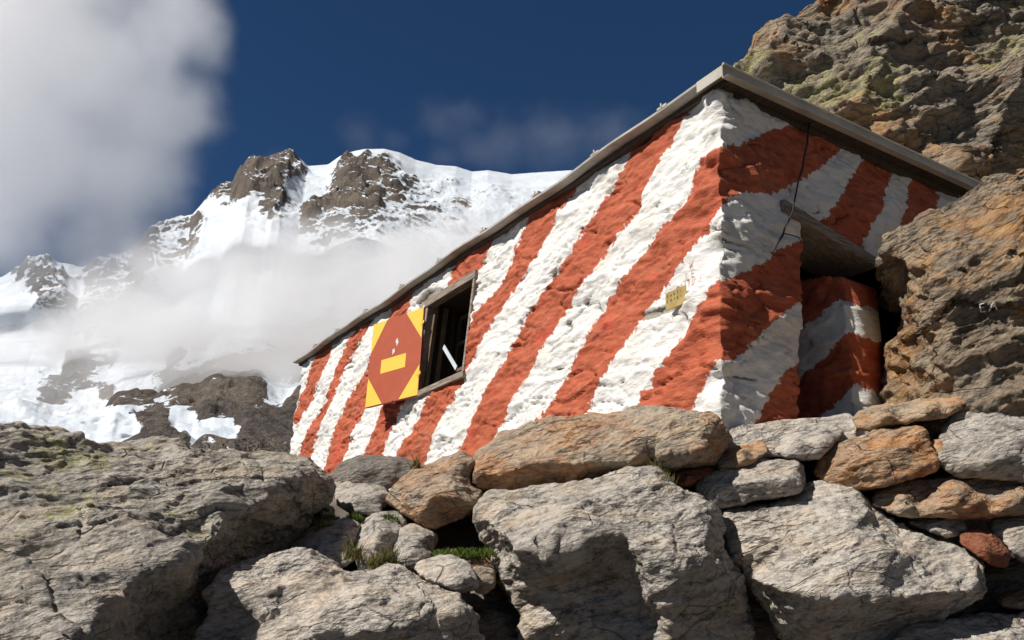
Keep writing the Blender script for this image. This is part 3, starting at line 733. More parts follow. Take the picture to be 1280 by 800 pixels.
rock('boulder', [(228,830,3.5),(240,785,3.75),(258,768,3.8),(256,744,3.85),(277,714,4.0),(300,700,4.05),(340,694,4.15),(380,694,4.2),(420,703,4.2),(434,718,4.15),(460,716,4.2),(490,711,4.25),(518,722,4.25),(550,734,4.2),(577,742,4.15),(590,762,4.2),(604,800,4.2),(612,880,4.1),(228,890,3.3)],
     [(300,745,3.8),(345,725,3.98),(312,785,3.78),(325,760,3.75),(262,800,3.7),(400,740,3.92),(470,740,3.95),(540,765,3.95),(575,770,3.95),(480,790,3.7),(400,790,3.65),(550,810,3.9),(340,810,3.6),(570,850,4.0),(350,780,3.72)],
     'pale', .9, 'broad pale grey slab at the bottom edge between the lichened boulder and the dark cleft', 'boulder', GB, seed=2, fol=(-10, 14), fsize=.8)
rock('boulder', [(596,642,4.75),(612,627,4.8),(654,617,4.85),(695,607,4.85),(732,596,4.85),(770,590,4.85),(804,585,4.85),(825,596,4.8),(837,609,4.7),(871,622,4.65),(893,640,4.6),(907,661,4.55),(908,680,4.5),(918,697,4.5),(936,732,4.5),(932,762,4.5),(945,800,4.45),(945,870,4.4),(690,880,4.4),(662,800,4.45),(646,759,4.5),(627,725,4.6),(614,690,4.7),(598,665,4.75)],
     [(626,668,4.32),(650,685,4.22),(684,682,4.18),(717,686,4.14),(735,672,4.16),(785,668,4.18),(800,690,4.12),(837,700,4.1),(880,700,4.15),(915,722,4.3),(640,645,4.5),(700,640,4.42),(770,625,4.5),(830,640,4.42),(870,660,4.35),(700,655,4.3),
      (660,712,4.38),(700,722,4.40),(760,712,4.42),(790,735,4.36),(700,790,4.38),(760,800,4.36),(838,760,4.10),(838,800,4.1),(832,735,4.12),(880,760,4.3),(900,800,4.35),(815,770,4.35),(780,850,4.4),(640,710,4.42)],
     'grey', .9, 'big grey boulder in mid bank with a sunlit top and hollowed brown front', 'boulder', GB, seed=3, fol=(0, 12), fsize=.75)
rock('boulder', [(900,640,4.75),(912,634,4.78),(935,641,4.78),(962,644,4.78),(1002,632,4.8),(1050,621,4.82),(1074,628,4.78),(1098,644,4.7),(1138,660,4.65),(1194,677,4.6),(1222,696,4.5),(1236,706,4.45),(1230,730,4.45),(1210,756,4.5),(1178,774,4.5),(1140,793,4.5),(1110,830,4.5),(1080,880,4.45),(1000,880,4.45),(975,800,4.5),(954,762,4.5),(930,716,4.55),(917,680,4.65)],
     [(930,665,4.55),(946,728,4.28),(986,738,4.18),(1050,744,4.12),(1106,746,4.12),(1170,742,4.18),(1218,738,4.3),(1000,680,4.42),(1060,660,4.45),(1086,640,4.58),(1098,690,4.3),(1110,670,4.5),(1150,700,4.38),(960,780,4.38),(1010,790,4.32),(1080,785,4.35),(1140,770,4.35),(1030,840,4.38),(1030,705,4.3)],
     'pale', .8, 'big pale slab on the right of the bank split by a slanting ridge', 'boulder', GB, seed=4, fol=(0, 16), fsize=.8)
rock('boulder', [(592,575,5.35),(600,562,5.4),(630,545,5.4),(672,533,5.35),(721,521,5.3),(755,516,5.25),(804,510,5.2),(845,511,5.1),(875,517,5.05),(898,521,5.0),(910,535,5.0),(912,560,4.95),(892,578,4.9),(860,583,4.9),(819,588,4.95),(770,594,5.0),(725,602,5.05),(699,612,5.05),(657,622,5.1),(627,624,5.15),(603,609,5.25)],
     [(603,590,5.1),(630,592,5.0),(657,579,4.95),(687,577,4.92),(729,580,4.88),(785,577,4.82),(840,572,4.76),(871,568,4.72),(879,537,4.78),(700,550,5.08),(780,540,5.0),(830,535,4.92),(640,570,5.1),(690,596,5.05),(895,560,4.85),(640,610,5.1)],
     'brown', .55, 'long rust brown slab lying across the bank top against the striped wall', 'boulder', GB, seed=5, fol=(0, 10), fsize=.8)
S = lambda out, inn, mat, T, lab, seed, **k: rock('stone', out, inn, mat, T, lab, 'stone', GS, seed=seed, **k)
S([(482,626,5.1),(490,609,5.15),(503,596,5.2),(520,585,5.25),(550,574,5.3),(580,568,5.3),(590,577,5.25),(586,590,5.2),(590,609,5.1),(603,620,5.0),(600,633,4.95),(586,643,4.95),(561,654,4.9),(540,659,4.9),(520,652,4.95),(498,640,5.0)],
  [(540,620,4.8),(570,622,4.78),(560,598,4.95),(515,615,4.92),(590,628,4.85),(530,640,4.83)], 'brown', .5, 'banded tan and brown stone overhanging the dark hollow below the window', 6, fol=(0, 8))
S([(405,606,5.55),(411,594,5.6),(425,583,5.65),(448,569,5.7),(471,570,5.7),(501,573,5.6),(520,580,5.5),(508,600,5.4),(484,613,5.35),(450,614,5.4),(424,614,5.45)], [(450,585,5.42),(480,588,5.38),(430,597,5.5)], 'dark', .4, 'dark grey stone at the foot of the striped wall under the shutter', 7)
S([(407,605,5.5),(430,602,5.5),(452,603,5.45),(482,603,5.4),(488,618,5.3),(482,632,5.2),(476,642,5.15),(445,643,5.2),(424,632,5.3)], [(450,622,5.2),(470,620,5.2)], 'grey', .4, 'grey stone just beneath the dark stone at the wall foot', 8)
S([(380,652,5.3),(388,637,5.3),(402,626,5.35),(416,634,5.3),(421,648,5.2),(408,658,5.1),(388,662,5.1)], [(402,643,5.1)], 'brown', .3, 'small brown stone in the shade beside the tip of the lichened boulder', 9)
S([(362,692,4.8),(364,682,4.85),(385,664,4.95),(410,654,5.0),(434,649,5.0),(452,655,4.95),(446,672,4.85),(443,685,4.8),(446,700,4.6),(424,712,4.5),(390,704,4.55)], [(400,675,4.7),(430,668,4.72),(425,690,4.6)], 'grey', .5, 'buff grey stone behind the broad pale slab', 10)
S([(440,678,4.85),(450,655,5.0),(466,640,5.05),(490,642,5.05),(506,650,5.0),(503,663,4.9),(491,684,4.75),(481,706,4.6),(466,716,4.5),(450,713,4.5),(449,690,4.6)], [(475,665,4.72),(465,690,4.58)], 'grey', .45, 'cracked grey stone with moss in its joints', 11)
S([(491,682,4.75),(498,668,4.85),(511,655,4.95),(526,656,4.95),(545,668,4.85),(543,684,4.75),(540,698,4.6),(524,708,4.5),(506,711,4.5),(491,706,4.55)], [(515,680,4.55),(530,672,4.65),(505,695,4.5)], 'grey', .4, 'smooth blocky grey stone left of the mossy hollow', 12)
S([(516,711,4.4),(528,701,4.45),(548,695,4.5),(566,694,4.5),(584,703,4.45),(596,722,4.35),(595,734,4.3),(566,736,4.2),(542,729,4.22),(526,720,4.3)], [(560,713,4.26),(580,722,4.25)], 'pale', .3, 'small cream stone resting on the broad pale slab', 13)
S([(574,700,4.6),(586,694,4.65),(604,695,4.65),(616,706,4.6),(622,726,4.5),(606,745,4.45),(592,738,4.45),(586,712,4.5)], [(600,712,4.5)], 'brown', .35, 'ochre stone behind the small cream stone', 14)
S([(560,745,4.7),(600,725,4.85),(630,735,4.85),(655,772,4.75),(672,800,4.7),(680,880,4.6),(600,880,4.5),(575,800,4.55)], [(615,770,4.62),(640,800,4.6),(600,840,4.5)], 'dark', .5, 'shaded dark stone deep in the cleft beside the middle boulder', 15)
S([(864,601,4.9),(872,592,4.95),(910,584,4.98),(950,573,5.0),(985,573,4.95),(1000,580,4.85),(1004,600,4.75),(1002,617,4.7),(975,621,4.7),(945,624,4.72),(912,634,4.72),(888,634,4.75),(873,620,4.82)], [(900,608,4.72),(950,600,4.68),(985,598,4.66)], 'grey', .5, 'wedge shaped grey green stone above the gap between the two big boulders', 16)
S([(888,580,5.0),(896,570,5.02),(915,560,5.05),(938,553,5.05),(957,552,5.0),(961,564,4.92),(942,579,4.88),(920,585,4.88),(900,590,4.9)], [(925,569,4.85)], 'orange', .3, 'small rounded orange stone propped beside the end of the long brown slab', 17)
S([(826,598,4.9),(842,588,4.95),(866,582,4.98),(886,583,4.95),(893,590,4.9),(876,600,4.82),(855,610,4.8),(834,606,4.82)], [(860,595,4.8)], 'red', .25, 'flat reddish stone under the right end of the long brown slab', 18)
S([(958,554,5.1),(976,541,5.15),(1008,533,5.15),(1044,531,5.12),(1056,541,5.05),(1042,557,4.95),(1024,573,4.88),(1000,575,4.88),(980,572,4.9),(970,566,5.0)], [(1000,555,4.9),(1025,548,4.92)], 'pale', .4, 'white grey stone set in the mortar below the doorway', 19)
S([(1064,524,5.2),(1068,517,5.22),(1090,510,5.22),(1122,506,5.2),(1152,502,5.18),(1180,500,5.15),(1201,494,5.1),(1208,503,5.05),(1204,513,5.02),(1180,521,5.0),(1148,525,5.02),(1118,531,5.05),(1090,537,5.1),(1070,535,5.15)], [(1110,520,5.0),(1160,513,4.98),(1190,506,5.0)], 'orange', .4, 'flat orange stone on top of the bank below the doorway', 20, fol=(0, 8))
S([(1016,590,4.95),(1022,570,5.02),(1050,551,5.08),(1080,544,5.08),(1098,539,5.05),(1130,531,5.05),(1148,532,5.0),(1160,548,4.92),(1178,578,4.82),(1170,590,4.78),(1130,598,4.75),(1108,610,4.72),(1088,614,4.74),(1064,612,4.8),(1036,606,4.88)],
  [(1060,580,4.78),(1100,570,4.76),(1130,560,4.8),(1140,582,4.76)], 'orange', .5, 'large rust orange block right of the white grey stone', 21, fol=(0, 14))
S([(1176,544,5.0),(1184,524,5.05),(1208,509,5.1),(1250,504,5.1),(1330,498,5.1),(1340,560,4.9),(1335,606,4.75),(1280,602,4.75),(1250,601,4.75),(1202,590,4.78),(1178,575,4.85)], [(1215,545,4.8),(1270,550,4.76),(1300,580,4.7),(1240,575,4.74)], 'grey', .6, 'large grey block at the right edge of the frame beneath the orange cliff slab', 22)
S([(1158,552,4.98),(1174,548,4.98),(1190,560,4.92),(1194,572,4.88),(1182,582,4.85),(1172,574,4.88)], [(1178,565,4.84)], 'orange', .2, 'little orange wedge between the rust block and the large grey block', 23)
S([(1088,630,4.8),(1098,612,4.88),(1122,605,4.9),(1150,601,4.92),(1194,592,4.92),(1250,598,4.85),(1290,606,4.8),(1335,610,4.75),(1335,642,4.6),(1280,643,4.6),(1240,645,4.6),(1190,647,4.62),(1122,645,4.66)], [(1130,622,4.65),(1200,618,4.6),(1270,624,4.58)], 'brown', .5, 'long flat grey brown stone spanning the right side of the bank', 24, fol=(0, 5))
S([(1132,654,4.75),(1148,648,4.8),(1180,646,4.8),(1202,649,4.78),(1211,660,4.7),(1196,673,4.62),(1162,664,4.66)], [(1175,656,4.64)], 'grey', .3, 'thin grey stone under the long flat stone', 25)
S([(1199,668,4.6),(1210,662,4.65),(1227,661,4.65),(1250,675,4.6),(1264,692,4.52),(1259,711,4.45),(1240,707,4.42),(1218,692,4.45),(1201,680,4.5)], [(1232,686,4.42)], 'red', .3, 'red brown cut stone at the right end of the split pale slab', 26, ledge=.3, amp=.6)
S([(1235,660,4.75),(1240,648,4.78),(1280,640,4.78),(1340,640,4.75),(1345,705,4.5),(1280,702,4.5),(1262,686,4.55),(1240,668,4.65)], [(1280,665,4.55),(1310,680,4.5)], 'grey', .4, 'tan grey stone cut off by the right edge above the dark gap', 27)
S([(1244,748,4.7),(1256,740,4.75),(1290,734,4.75),(1340,735,4.7),(1340,770,4.55),(1280,764,4.55),(1255,758,4.6)], [(1280,748,4.6)], 'brown', .3, 'small brown stone in the gap at the right edge', 28)
S([(1100,812,4.2),(1120,797,4.3),(1154,786,4.4),(1210,775,4.5),(1280,770,4.55),(1345,772,4.55),(1345,880,4.2),(1100,890,4.0)], [(1180,810,4.15),(1260,805,4.2)], 'pale', .6, 'flat tan stone at the bottom right corner', 29)
S([(1180,720,4.95),(1240,700,5.0),(1345,690,5.0),(1350,800,4.9),(1180,800,4.9)], [(1260,750,4.8)], 'dark', .5, 'added dark filler stone shading the gap behind the small brown stone', 30, vox=6)  # filler added behind the gap, dark so the gap reads as shade
S([(480,640,5.6),(560,625,5.7),(640,640,5.5),(660,720,5.2),(640,800,5.1),(500,720,5.3),(430,700,5.4)], [(560,690,5.3)], 'dark', .5, 'added dark filler stone giving shade to the back of the mossy hollow', 31, vox=6)  # added filler; its dark rock colour supplies the shade of the hollow
S([(880,560,5.5),(1000,545,5.5),(1150,540,5.5),(1260,560,5.5),(1260,720,5.1),(1000,720,5.1),(880,700,5.1)], [(1060,620,5.2)], 'dark', .4, 'added dark filler stone darkening the gaps at the upper right of the bank', 32, vox=8)  # added backing stone, coloured dark to deepen the shade in the gaps
S([(880,640,5.1),(960,640,5.1),(990,760,5.0),(1000,880,4.9),(900,880,4.9)], [(940,740,5.0)], 'dark', .4, 'added dark filler stone standing for shadow in the crack between the two big boulders', 33, vox=8)  # filler added in the crack, shadow put in as dark rock
S([(575,585,5.6),(625,580,5.6),(640,640,5.4),(570,650,5.4)], [(600,610,5.35)], 'dark', .25, 'added dark filler stone standing for the shadow between the banded stone and the long brown slab', 35, vox=6)  # extra filler plugging the hole, its dark colour stands for shadow
# mortar and rubble ledge under the shaded wall
rock('ledge', [(905,545,5.15),(914,533,5.22),(955,528,5.25),(1000,524,5.28),(1062,517,5.3),(1075,530,5.2),(1070,550,5.1),(1000,570,5.0),(930,575,5.0),(905,570,5.05)], [(960,548,5.08),(1020,540,5.1)], 'pale', .8,
     'grey mortar ledge running below the shaded wall and doorway', 'ledge', seed=34, ledge=.1, amp=.5)
# great orange slab leaning by the doorway, and the cliff behind the roof
slab_ = rock('boulder', [(1104,318,5.8),(1106,308,5.82),(1112,300,5.85),(1122,288,5.9),(1150,272,5.95),(1200,249,6.0),(1240,232,6.0),(1290,218,6.0),(1400,195,5.9),(1480,300,5.4),(1480,560,5.1),(1300,600,5.0),(1096,600,6.1),(1099,540,6.1),(1101,500,6.1),(1106,460,6.1),(1120,428,6.05),(1134,402,5.8),(1138,365,5.7),(1137,332,5.65),(1118,322,5.75)],
     [(1146,600,5.38),(1150,540,5.4),(1151,500,5.42),(1150,470,5.42),(1144,440,5.46),(1142,415,5.5),(1155,330,5.42),(1200,300,5.45),(1280,270,5.45),(1165,300,5.6),(1240,262,5.65),(1150,400,5.3),(1165,470,5.25),(1180,380,5.2),(1250,330,5.2),(1250,400,5.1),(1200,470,5.12),(1280,480,5.0),(1350,350,5.1),(1380,450,5.0),(1170,550,5.2),(1260,560,5.0)],
     'slab', 1.2, 'tall orange and grey gneiss boulder leaning beside the dark doorway', 'boulder', seed=41, fol=(0, 24), fsize=.42, amp=1.0, ledge=3.0, chip=.85, back=(.3, .95, 0))
rock('cliff', [(925,125,10.0),(922,98,10.0),(926,80,10.1),(934,64,10.2),(948,50,10.3),(968,40,10.4),(990,28,10.5),(1008,18,10.6),(1029,10,10.7),(1034,-8,10.8),(1050,-40,11.0),(1110,-100,11.5),(1300,-150,12),(1420,-100,11.5),(1420,330,9.3),(1300,360,9.2),(1150,340,9.3),(950,260,9.4)],
     [(960,90,9.7),(1000,60,9.9),(1060,50,9.9),(1060,100,9.4),(1120,60,9.8),(1110,140,9.1),(1180,40,10.0),(1200,100,9.5),(1150,190,9.0),(1220,170,9.3),(1260,120,9.5),(1260,60,10.2),(1300,200,9.0),(1400,100,9.6),(1250,240,8.9),(1100,0,10.6),(1250,-50,11),(1000,160,9.3),(1205,40,10.3)],
     'cliff', 2.2, 'lichen speckled cliff rising behind the metal roof edge', 'cliff', seed=42, fol=(0, 18), fsize=.30, amp=1.15, vox=3.8, ledge=1.8, chip=.8)

# faint white letters painted on the orange boulder
me_ = slab_.data; cs = np.empty(len(me_.vertices) * 3, np.float32); me_.vertices.foreach_get('co', cs); cs = cs.reshape(-1, 3) + np.array(slab_.location)
sx_, sy_ = project(cs); sdp = -(cs @ CN)[:, 2]
def on_slab(px, py):
    m = (np.abs(sx_ - px) < 2.5) & (np.abs(sy_ - py) < 2.5); return P(px, py, float(sdp[m].min()) - .004)
MWL = simple('faded_white_paint', [(.3, (.45, .40, .36)), (.6, (.72, .66, .62))], 60, .8, .001)
for st in ([(1230,379),(1225,381),(1226,390),(1232,389)], [(1225,385),(1230,384)], [(1236,389),(1242,377),(1246,387)], [(1239,384),(1245,382)]):
    pts = []
    for (a, b), (c, d_) in zip(st, st[1:]): pts += [(a + (c - a) * t, b + (d_ - b) * t) for t in (0, .33, .66)]
    MB().tube([on_slab(*q) for q in pts + [st[-1]]], .0045, 5).build('painted_letter', MWL, slab_)
# moss cushions and grass tufts in the joints
def tufts(name, spots, label, hgt, cols, wd=.14):
    v = []; f = []; r_ = random.Random(len(name))
    for px, py, d, rad, n in spots:
        c = P(px, py, d)
        for _ in range(n):
            a = r_.uniform(0, 6.3); q = rad * math.sqrt(r_.random()); b = c + np.array([math.cos(a) * q * 1.6, math.sin(a) * q, (1 - (q / rad) ** 2) * rad * .5 + r_.uniform(-.01, .01)])
            h = hgt * r_.uniform(.5, 1.2); t = r_.uniform(0, 6.3); w = h * wd; l = np.array([r_.uniform(-.6, .6), r_.uniform(-.6, .6), 1.0]) * h
            e = np.array([math.cos(t), math.sin(t), 0]) * w; k = len(v); v += [b - e, b + e, b + l * .6 + e * .6, b + l]; f.append((k, k + 1, k + 2, k + 3))
    T = NT(name); tc = T.n('ShaderNodeTexCoord').outputs['Object']
    return tag(mesh_obj(name, v, f, T.bsdf(T.ramp(T.noise(tc, 9, 4), cols), .8)), label, 'moss', kind='stuff')
tufts('moss', [(556,697,4.62,.05,500),(575,698,4.58,.06,800),(592,697,4.6,.055,700),(606,695,4.62,.04,400),(398,640,5.15,.04,250),(412,652,5.08,.04,250),(443,650,5.0,.03,200),(484,652,4.95,.045,260)],
      'bright green moss growing in the dark hollows between the stones', .022, [(.35, (.03, .06, .01)), (.55, (.09, .14, .02)), (.7, (.16, .18, .04))])
tufts('grass', [(824,592,4.82,.035,160),(832,612,4.72,.03,160),(404,668,4.9,.03,120),(440,700,4.5,.03,120),(520,585,5.2,.02,60),(470,712,4.42,.03,140),(484,707,4.45,.03,140)],
      'short dry grass in the joints around the boulders', .085, [(.35, (.07, .08, .02)), (.6, (.20, .17, .06)), (.75, (.32, .27, .12))], .035)
# ================================================================ ground and mountain
def azel(px, py):
    r = ray(px, py); return math.degrees(math.atan2(r[0], r[1])), math.degrees(math.atan2(r[2], math.hypot(r[0], r[1])))
SKY = [(-260,420),(-150,385),(-60,372),(0,348),(30,338),(60,332),(85,333),(105,340),(130,332),(165,316),(190,287),(215,278),(240,270),(262,245),(275,238),(290,234),(300,214),(308,204),(318,199),(330,203),(345,200),(352,193),(362,192),(374,200),(384,208),(410,206),(425,196),(437,191),(455,187),(480,187),(500,192),(520,201),(545,207),(570,209),(590,216),(610,214),(640,219),(680,216),(715,214),(780,225),(880,260),(1000,300),(1200,380),(1500,450)]
sk = np.array([azel(*p) for p in SKY])
def terrain_material():
    T = NT('alpine_rock_and_snow'); tc = T.n('ShaderNodeTexCoord').outputs['Object']
    a = T.n('ShaderNodeAttribute', attribute_name='rock').outputs['Fac']
    n = T.noise(tc, .010, 8, .7); n2 = T.noise(T.mapv(tc, rot=(.3, .5, 0), scale=(1, 1, 2.5)), .035, 7, .75); n3 = T.noise(tc, .22, 6, .7)
    n0 = T.noise(T.mapv(tc, rot=(.3, .6, .2), scale=(1, 1, 2)), .012, 5, .65)
    m = T.math('ADD', a, T.math('ADD', T.math('MULTIPLY', T.math('SUBTRACT', n2, .5), 3.2), T.math('ADD', T.math('MULTIPLY', T.math('SUBTRACT', n0, .5), 2.8), T.math('MULTIPLY', T.math('SUBTRACT', n3, .5), 1.2))))
    nz_ = T.n('ShaderNodeSeparateXYZ', {0: geo(T).outputs['Normal']}).outputs[2]
    m = T.math('SUBTRACT', m, T.math('MULTIPLY', T.step(nz_, .55, .82), .55))
    rk = T.step(m, -.04, .05)
    rcol = T.ramp(T.math('ADD', T.math('MULTIPLY', n, .5), T.math('MULTIPLY', n3, .5)), [(.35, (.04, .035, .032)), (.46, (.095, .08, .072)), (.56, (.18, .145, .115)), (.68, (.30, .26, .22))])
    scol = T.ramp(n, [(.3, (.50, .56, .64)), (.6, (.64, .675, .72))])
    col = T.mix(rk, scol, rcol)
    hb = T.math('ADD', n2, T.math('MULTIPLY', n3, .35))
    return T.bsdf(col, .85, hb, 9.0, T.math('ADD', T.math('MULTIPLY', rk, .75), .22), .15)
MT = terrain_material()
az = np.concatenate([np.linspace(-85, -33, 90, endpoint=False), np.linspace(-33, 12, 720, endpoint=False), np.linspace(12, 80, 110)])
r0, r1 = 60.0, 2600.0
tt = np.linspace(0, 1, 460); rr_ = r0 + (r1 - r0) * tt ** 1.25
AZ, RR = np.meshgrid(az, rr_, indexing='ij'); TT = (RR - r0) / (r1 - r0)
crest = np.interp(az, sk[:, 0], sk[:, 1])[:, None]
el = 6.0 + (crest - 6.0) * TT ** .62
x_ = RR * np.sin(np.radians(AZ)); y_ = RR * np.cos(np.radians(AZ)); z_ = RR * np.tan(np.radians(el))
PT = np.stack([x_.ravel(), y_.ravel(), z_.ravel()], 1)
# rock / snow layout of the face
CP = [(0,365,-1.2),(15,395,-1.3),(35,350,.6),(55,370,.7),(65,395,.5),(80,345,-.5),(95,380,-.4),(115,370,.5),(130,400,.6),(60,410,.5),(95,335,-.8),(150,350,.4),(175,320,.3),(200,290,.25),(185,345,.4),(215,320,.1),(240,290,.2),
      (255,270,-1),(300,270,-1.2),(265,300,-1.2),(280,250,.6),(300,230,1),(320,215,1),(345,220,.6),(360,200,1),(330,250,1),(345,270,.9),(310,255,.6),(375,215,.1),(385,235,-.6),(400,215,-1.2),(370,250,-.8),(405,245,-.5),(355,275,-.2),
      (430,215,.9),(455,208,.9),(440,240,1),(410,265,.9),(390,285,.9),(470,225,.8),(450,270,.9),(490,250,.5),(420,300,.2),(480,205,.2),(490,195,-1.2),(450,190,-1.2),(410,208,-1.4),(425,198,-1.6),(437,194,-1.6),(450,191,-1.6),(465,191,-1.6),(478,193,-1.6),(445,198,-.9),(470,199,-.9),(395,212,-1.4),(520,215,-1.3),(510,235,.1),(540,245,-.1),(560,235,-.1),(590,240,-.7),(570,215,-1.4),(630,235,-.9),(660,230,-1.1),(700,225,-1.3),(610,255,-.3),(640,260,-.4),(560,270,-.1),(520,270,.1),(600,225,-1),
      (350,310,-.9),(250,350,-1.2),(200,400,-.9),(300,330,-1.3),(300,400,-1.2),(400,350,-.6),(500,330,-.3),(350,430,-.6),(60,430,-.9),(20,450,-1.3),(90,440,-1.2),(0,490,-1.2),(60,470,-.6),(110,440,.4),(90,480,.8),(130,460,.6),(60,510,.7),(150,430,-.6),(130,500,.5),(190,450,-.6),(190,470,-1.2),(250,440,-1.0),(140,495,-1.0),(60,525,-1.3),(0,535,-1.2),(110,520,-1.1),(160,480,-1.3),(20,520,-.3),
      (200,485,.6),(215,470,.2),(230,500,.9),(150,520,.8),(250,520,1.1),(300,500,1),(350,480,.9),(400,500,1),(300,530,1.2),(180,540,1),(340,550,1.2),(130,545,-.5),(150,550,-1),(250,552,-1.3),(222,547,-1),(285,556,-1),(200,558,.6),(330,540,1.1),(345,515,-.6),(360,530,1.1),(380,450,.6),(320,570,1.2),(200,590,1.2),(0,590,.5)]
px, py = project(PT)
wx = px + 9 * fbm(PT / 260, 3, 61); wy = py + 9 * fbm(PT / 260, 3, 62)
num = np.zeros(len(PT)); den = np.zeros(len(PT)) + 1e-9
for cx, cy, cv in CP:
    w = 1 / ((wx - cx) ** 2 + (1.25 * (wy - cy)) ** 2 + 30) ** 1.9; num += w * cv; den += w
rk = np.clip(num / den, -1.3, .8)
edge = (1 - TT.ravel()) ; amp = np.clip(edge * 9, .10, 1)
ra = np.clip(rk * .65 + .65, .10, 1.2)
sc1 = (RR.ravel() / 2600) ** .8
w3 = PT + 60 * np.stack([fbm(PT / 300, 3, 71), fbm(PT / 300, 3, 72), fbm(PT / 300, 3, 73)], 1)
h1 = ridged(w3 / 420, 5, 63, .5); h2 = ridged(w3 * np.array([1, 1, .6]) / 120, 5, 64, .58); h3 = chips(w3 * np.array([1, 1, .6]) / 75, 65) * 1.6; h4 = fbm(PT / 28, 4, 66, .6)
h5 = chips(w3 * np.array([1, 1, .6]) / 30, 69) * 1.6; h6 = ridged(PT * np.array([1, 1, .5]) / 45, 4, 75, .6)
nf = np.clip(RR.ravel() / 1300, .45, 1); ra = ra * nf
dz = (h1 * 42 * amp + h2 * 42 * ra * np.clip(amp * 2.2, 0, 1) + h3 * 22 * ra * np.clip(amp * 3, 0, 1) + h5 * 12 * ra * ra + h6 * 9 * ra + h4 * 9 * ra) * sc1
PT[:, 2] += dz
# cornice lip on the snow cap, steps on the near slope
PT[:, 2] += np.where(RR.ravel() < 900, facets(PT / 14, 67)[0] * 2.2 + fbm(PT / 9, 4, 68) * 1.6, 0)
na, nr = AZ.shape
g_ = PT.reshape(na, nr, 3); du = np.gradient(g_, axis=0); dv = np.gradient(g_, axis=1); nn = np.cross(du, dv); nn /= np.linalg.norm(nn, axis=2)[..., None] + 1e-9
nzv = np.abs(nn[..., 2]).ravel()
rk = rk * .85 + (.66 - nzv) * 1.7 * np.clip(rk + 1.15, 0, 1) * np.clip(RR.ravel() / 1200, .25, 1) + np.where(rk > -.1, .62, .1) * np.clip((1250 - RR.ravel()) / 350, 0, 1)            # snow slides off the steep faces
# far side of the crest
G3 = PT.reshape(na, nr, 3)
bk = []
for k in range(1, 14):
    q = G3[:, -1].copy(); f = 1 + k * .035; q[:, :2] *= f; q[:, 2] -= (k * 55) * (1 + .2 * np.sin(az * 3)); bk.append(q)
G3 = np.concatenate([G3, np.stack(bk, 1)], 1); rkk = np.concatenate([rk.reshape(na, nr), np.repeat(rk.reshape(na, nr)[:, -1:], 13, 1)], 1)
# skirts: carry the foot and the two ends down into the ground
ft = G3[:, :1].copy(); ft[..., :2] *= .93; ft[..., 2] = -25; G3 = np.concatenate([ft, G3], 1); rkk = np.concatenate([rkk[:, :1], rkk], 1)
e0 = G3[:1].copy(); e0[..., 2] = -60; e1 = G3[-1:].copy(); e1[..., 2] = -60
G3 = np.concatenate([e0, G3, e1], 0); rkk = np.concatenate([rkk[:1], rkk, rkk[-1:]], 0); na = G3.shape[0]
nr2 = G3.shape[1]; ii = np.arange(na * nr2).reshape(na, nr2)
Q = np.stack([ii[:-1, :-1], ii[1:, :-1], ii[1:, 1:], ii[:-1, 1:]], -1).reshape(-1, 4)
mt = mesh_obj('mountain', G3.reshape(-1, 3), Q, MT, None, True, {'rock': rkk.ravel()}, origin=np.array([0, 1500., 0]))
tag(mt, 'snow capped rocky mountain face rising out of drifting cloud', 'mountain', kind='structure')

# ground: one sheet under everything, out past the mountain
ga = np.radians(np.arange(0, 360, 2.0)); gr = np.concatenate([np.arange(.0, 14, .2), np.geomspace(14, 9000, 60)])
A_, R_ = np.meshgrid(ga, gr, indexing='ij'); gx = R_ * np.sin(A_); gy = R_ * np.cos(A_)
cosA = np.cos(A_)
ss = lambda x, a, b: np.clip((x - a) / (b - a), 0, 1) ** 2 * (3 - 2 * np.clip((x - a) / (b - a), 0, 1))
terr = -1.6 + 2.5 * ss(gy - .28 * np.abs(gx), 4.6, 5.6)
far = np.where(cosA > .3, np.tan(R(5.0)) * (R_ - 20), -.25 * (R_ - 14) * .5)
gz = np.where(R_ > 20, np.where(cosA > .3, np.clip(far, terr, 215), far), terr)
gz = np.where(R_ > 20, gz, gz) + np.where(R_ > 1, .06 * fbm(np.stack([gx.ravel(), gy.ravel(), gx.ravel() * 0], 1), 3, 80).reshape(gx.shape), 0)
gi = np.arange(gx.size).reshape(gx.shape); gj = np.roll(gi, -1, 0)
GQ = np.stack([gi[:, :-1], gj[:, :-1], gj[:, 1:], gi[:, 1:]], -1).reshape(-1, 4)[:, ::-1]
MG = simple('stony_ground', [(.3, (.05, .043, .036)), (.55, (.15, .13, .11)), (.75, (.26, .23, .20))], 3, .9, .03)
tag(mesh_obj('ground', np.stack([gx.ravel(), gy.ravel(), gz.ravel()], 1), GQ, MG, None, True, origin=np.zeros(3)), 'dark stony ground under and behind the boulders', 'ground', kind='structure')

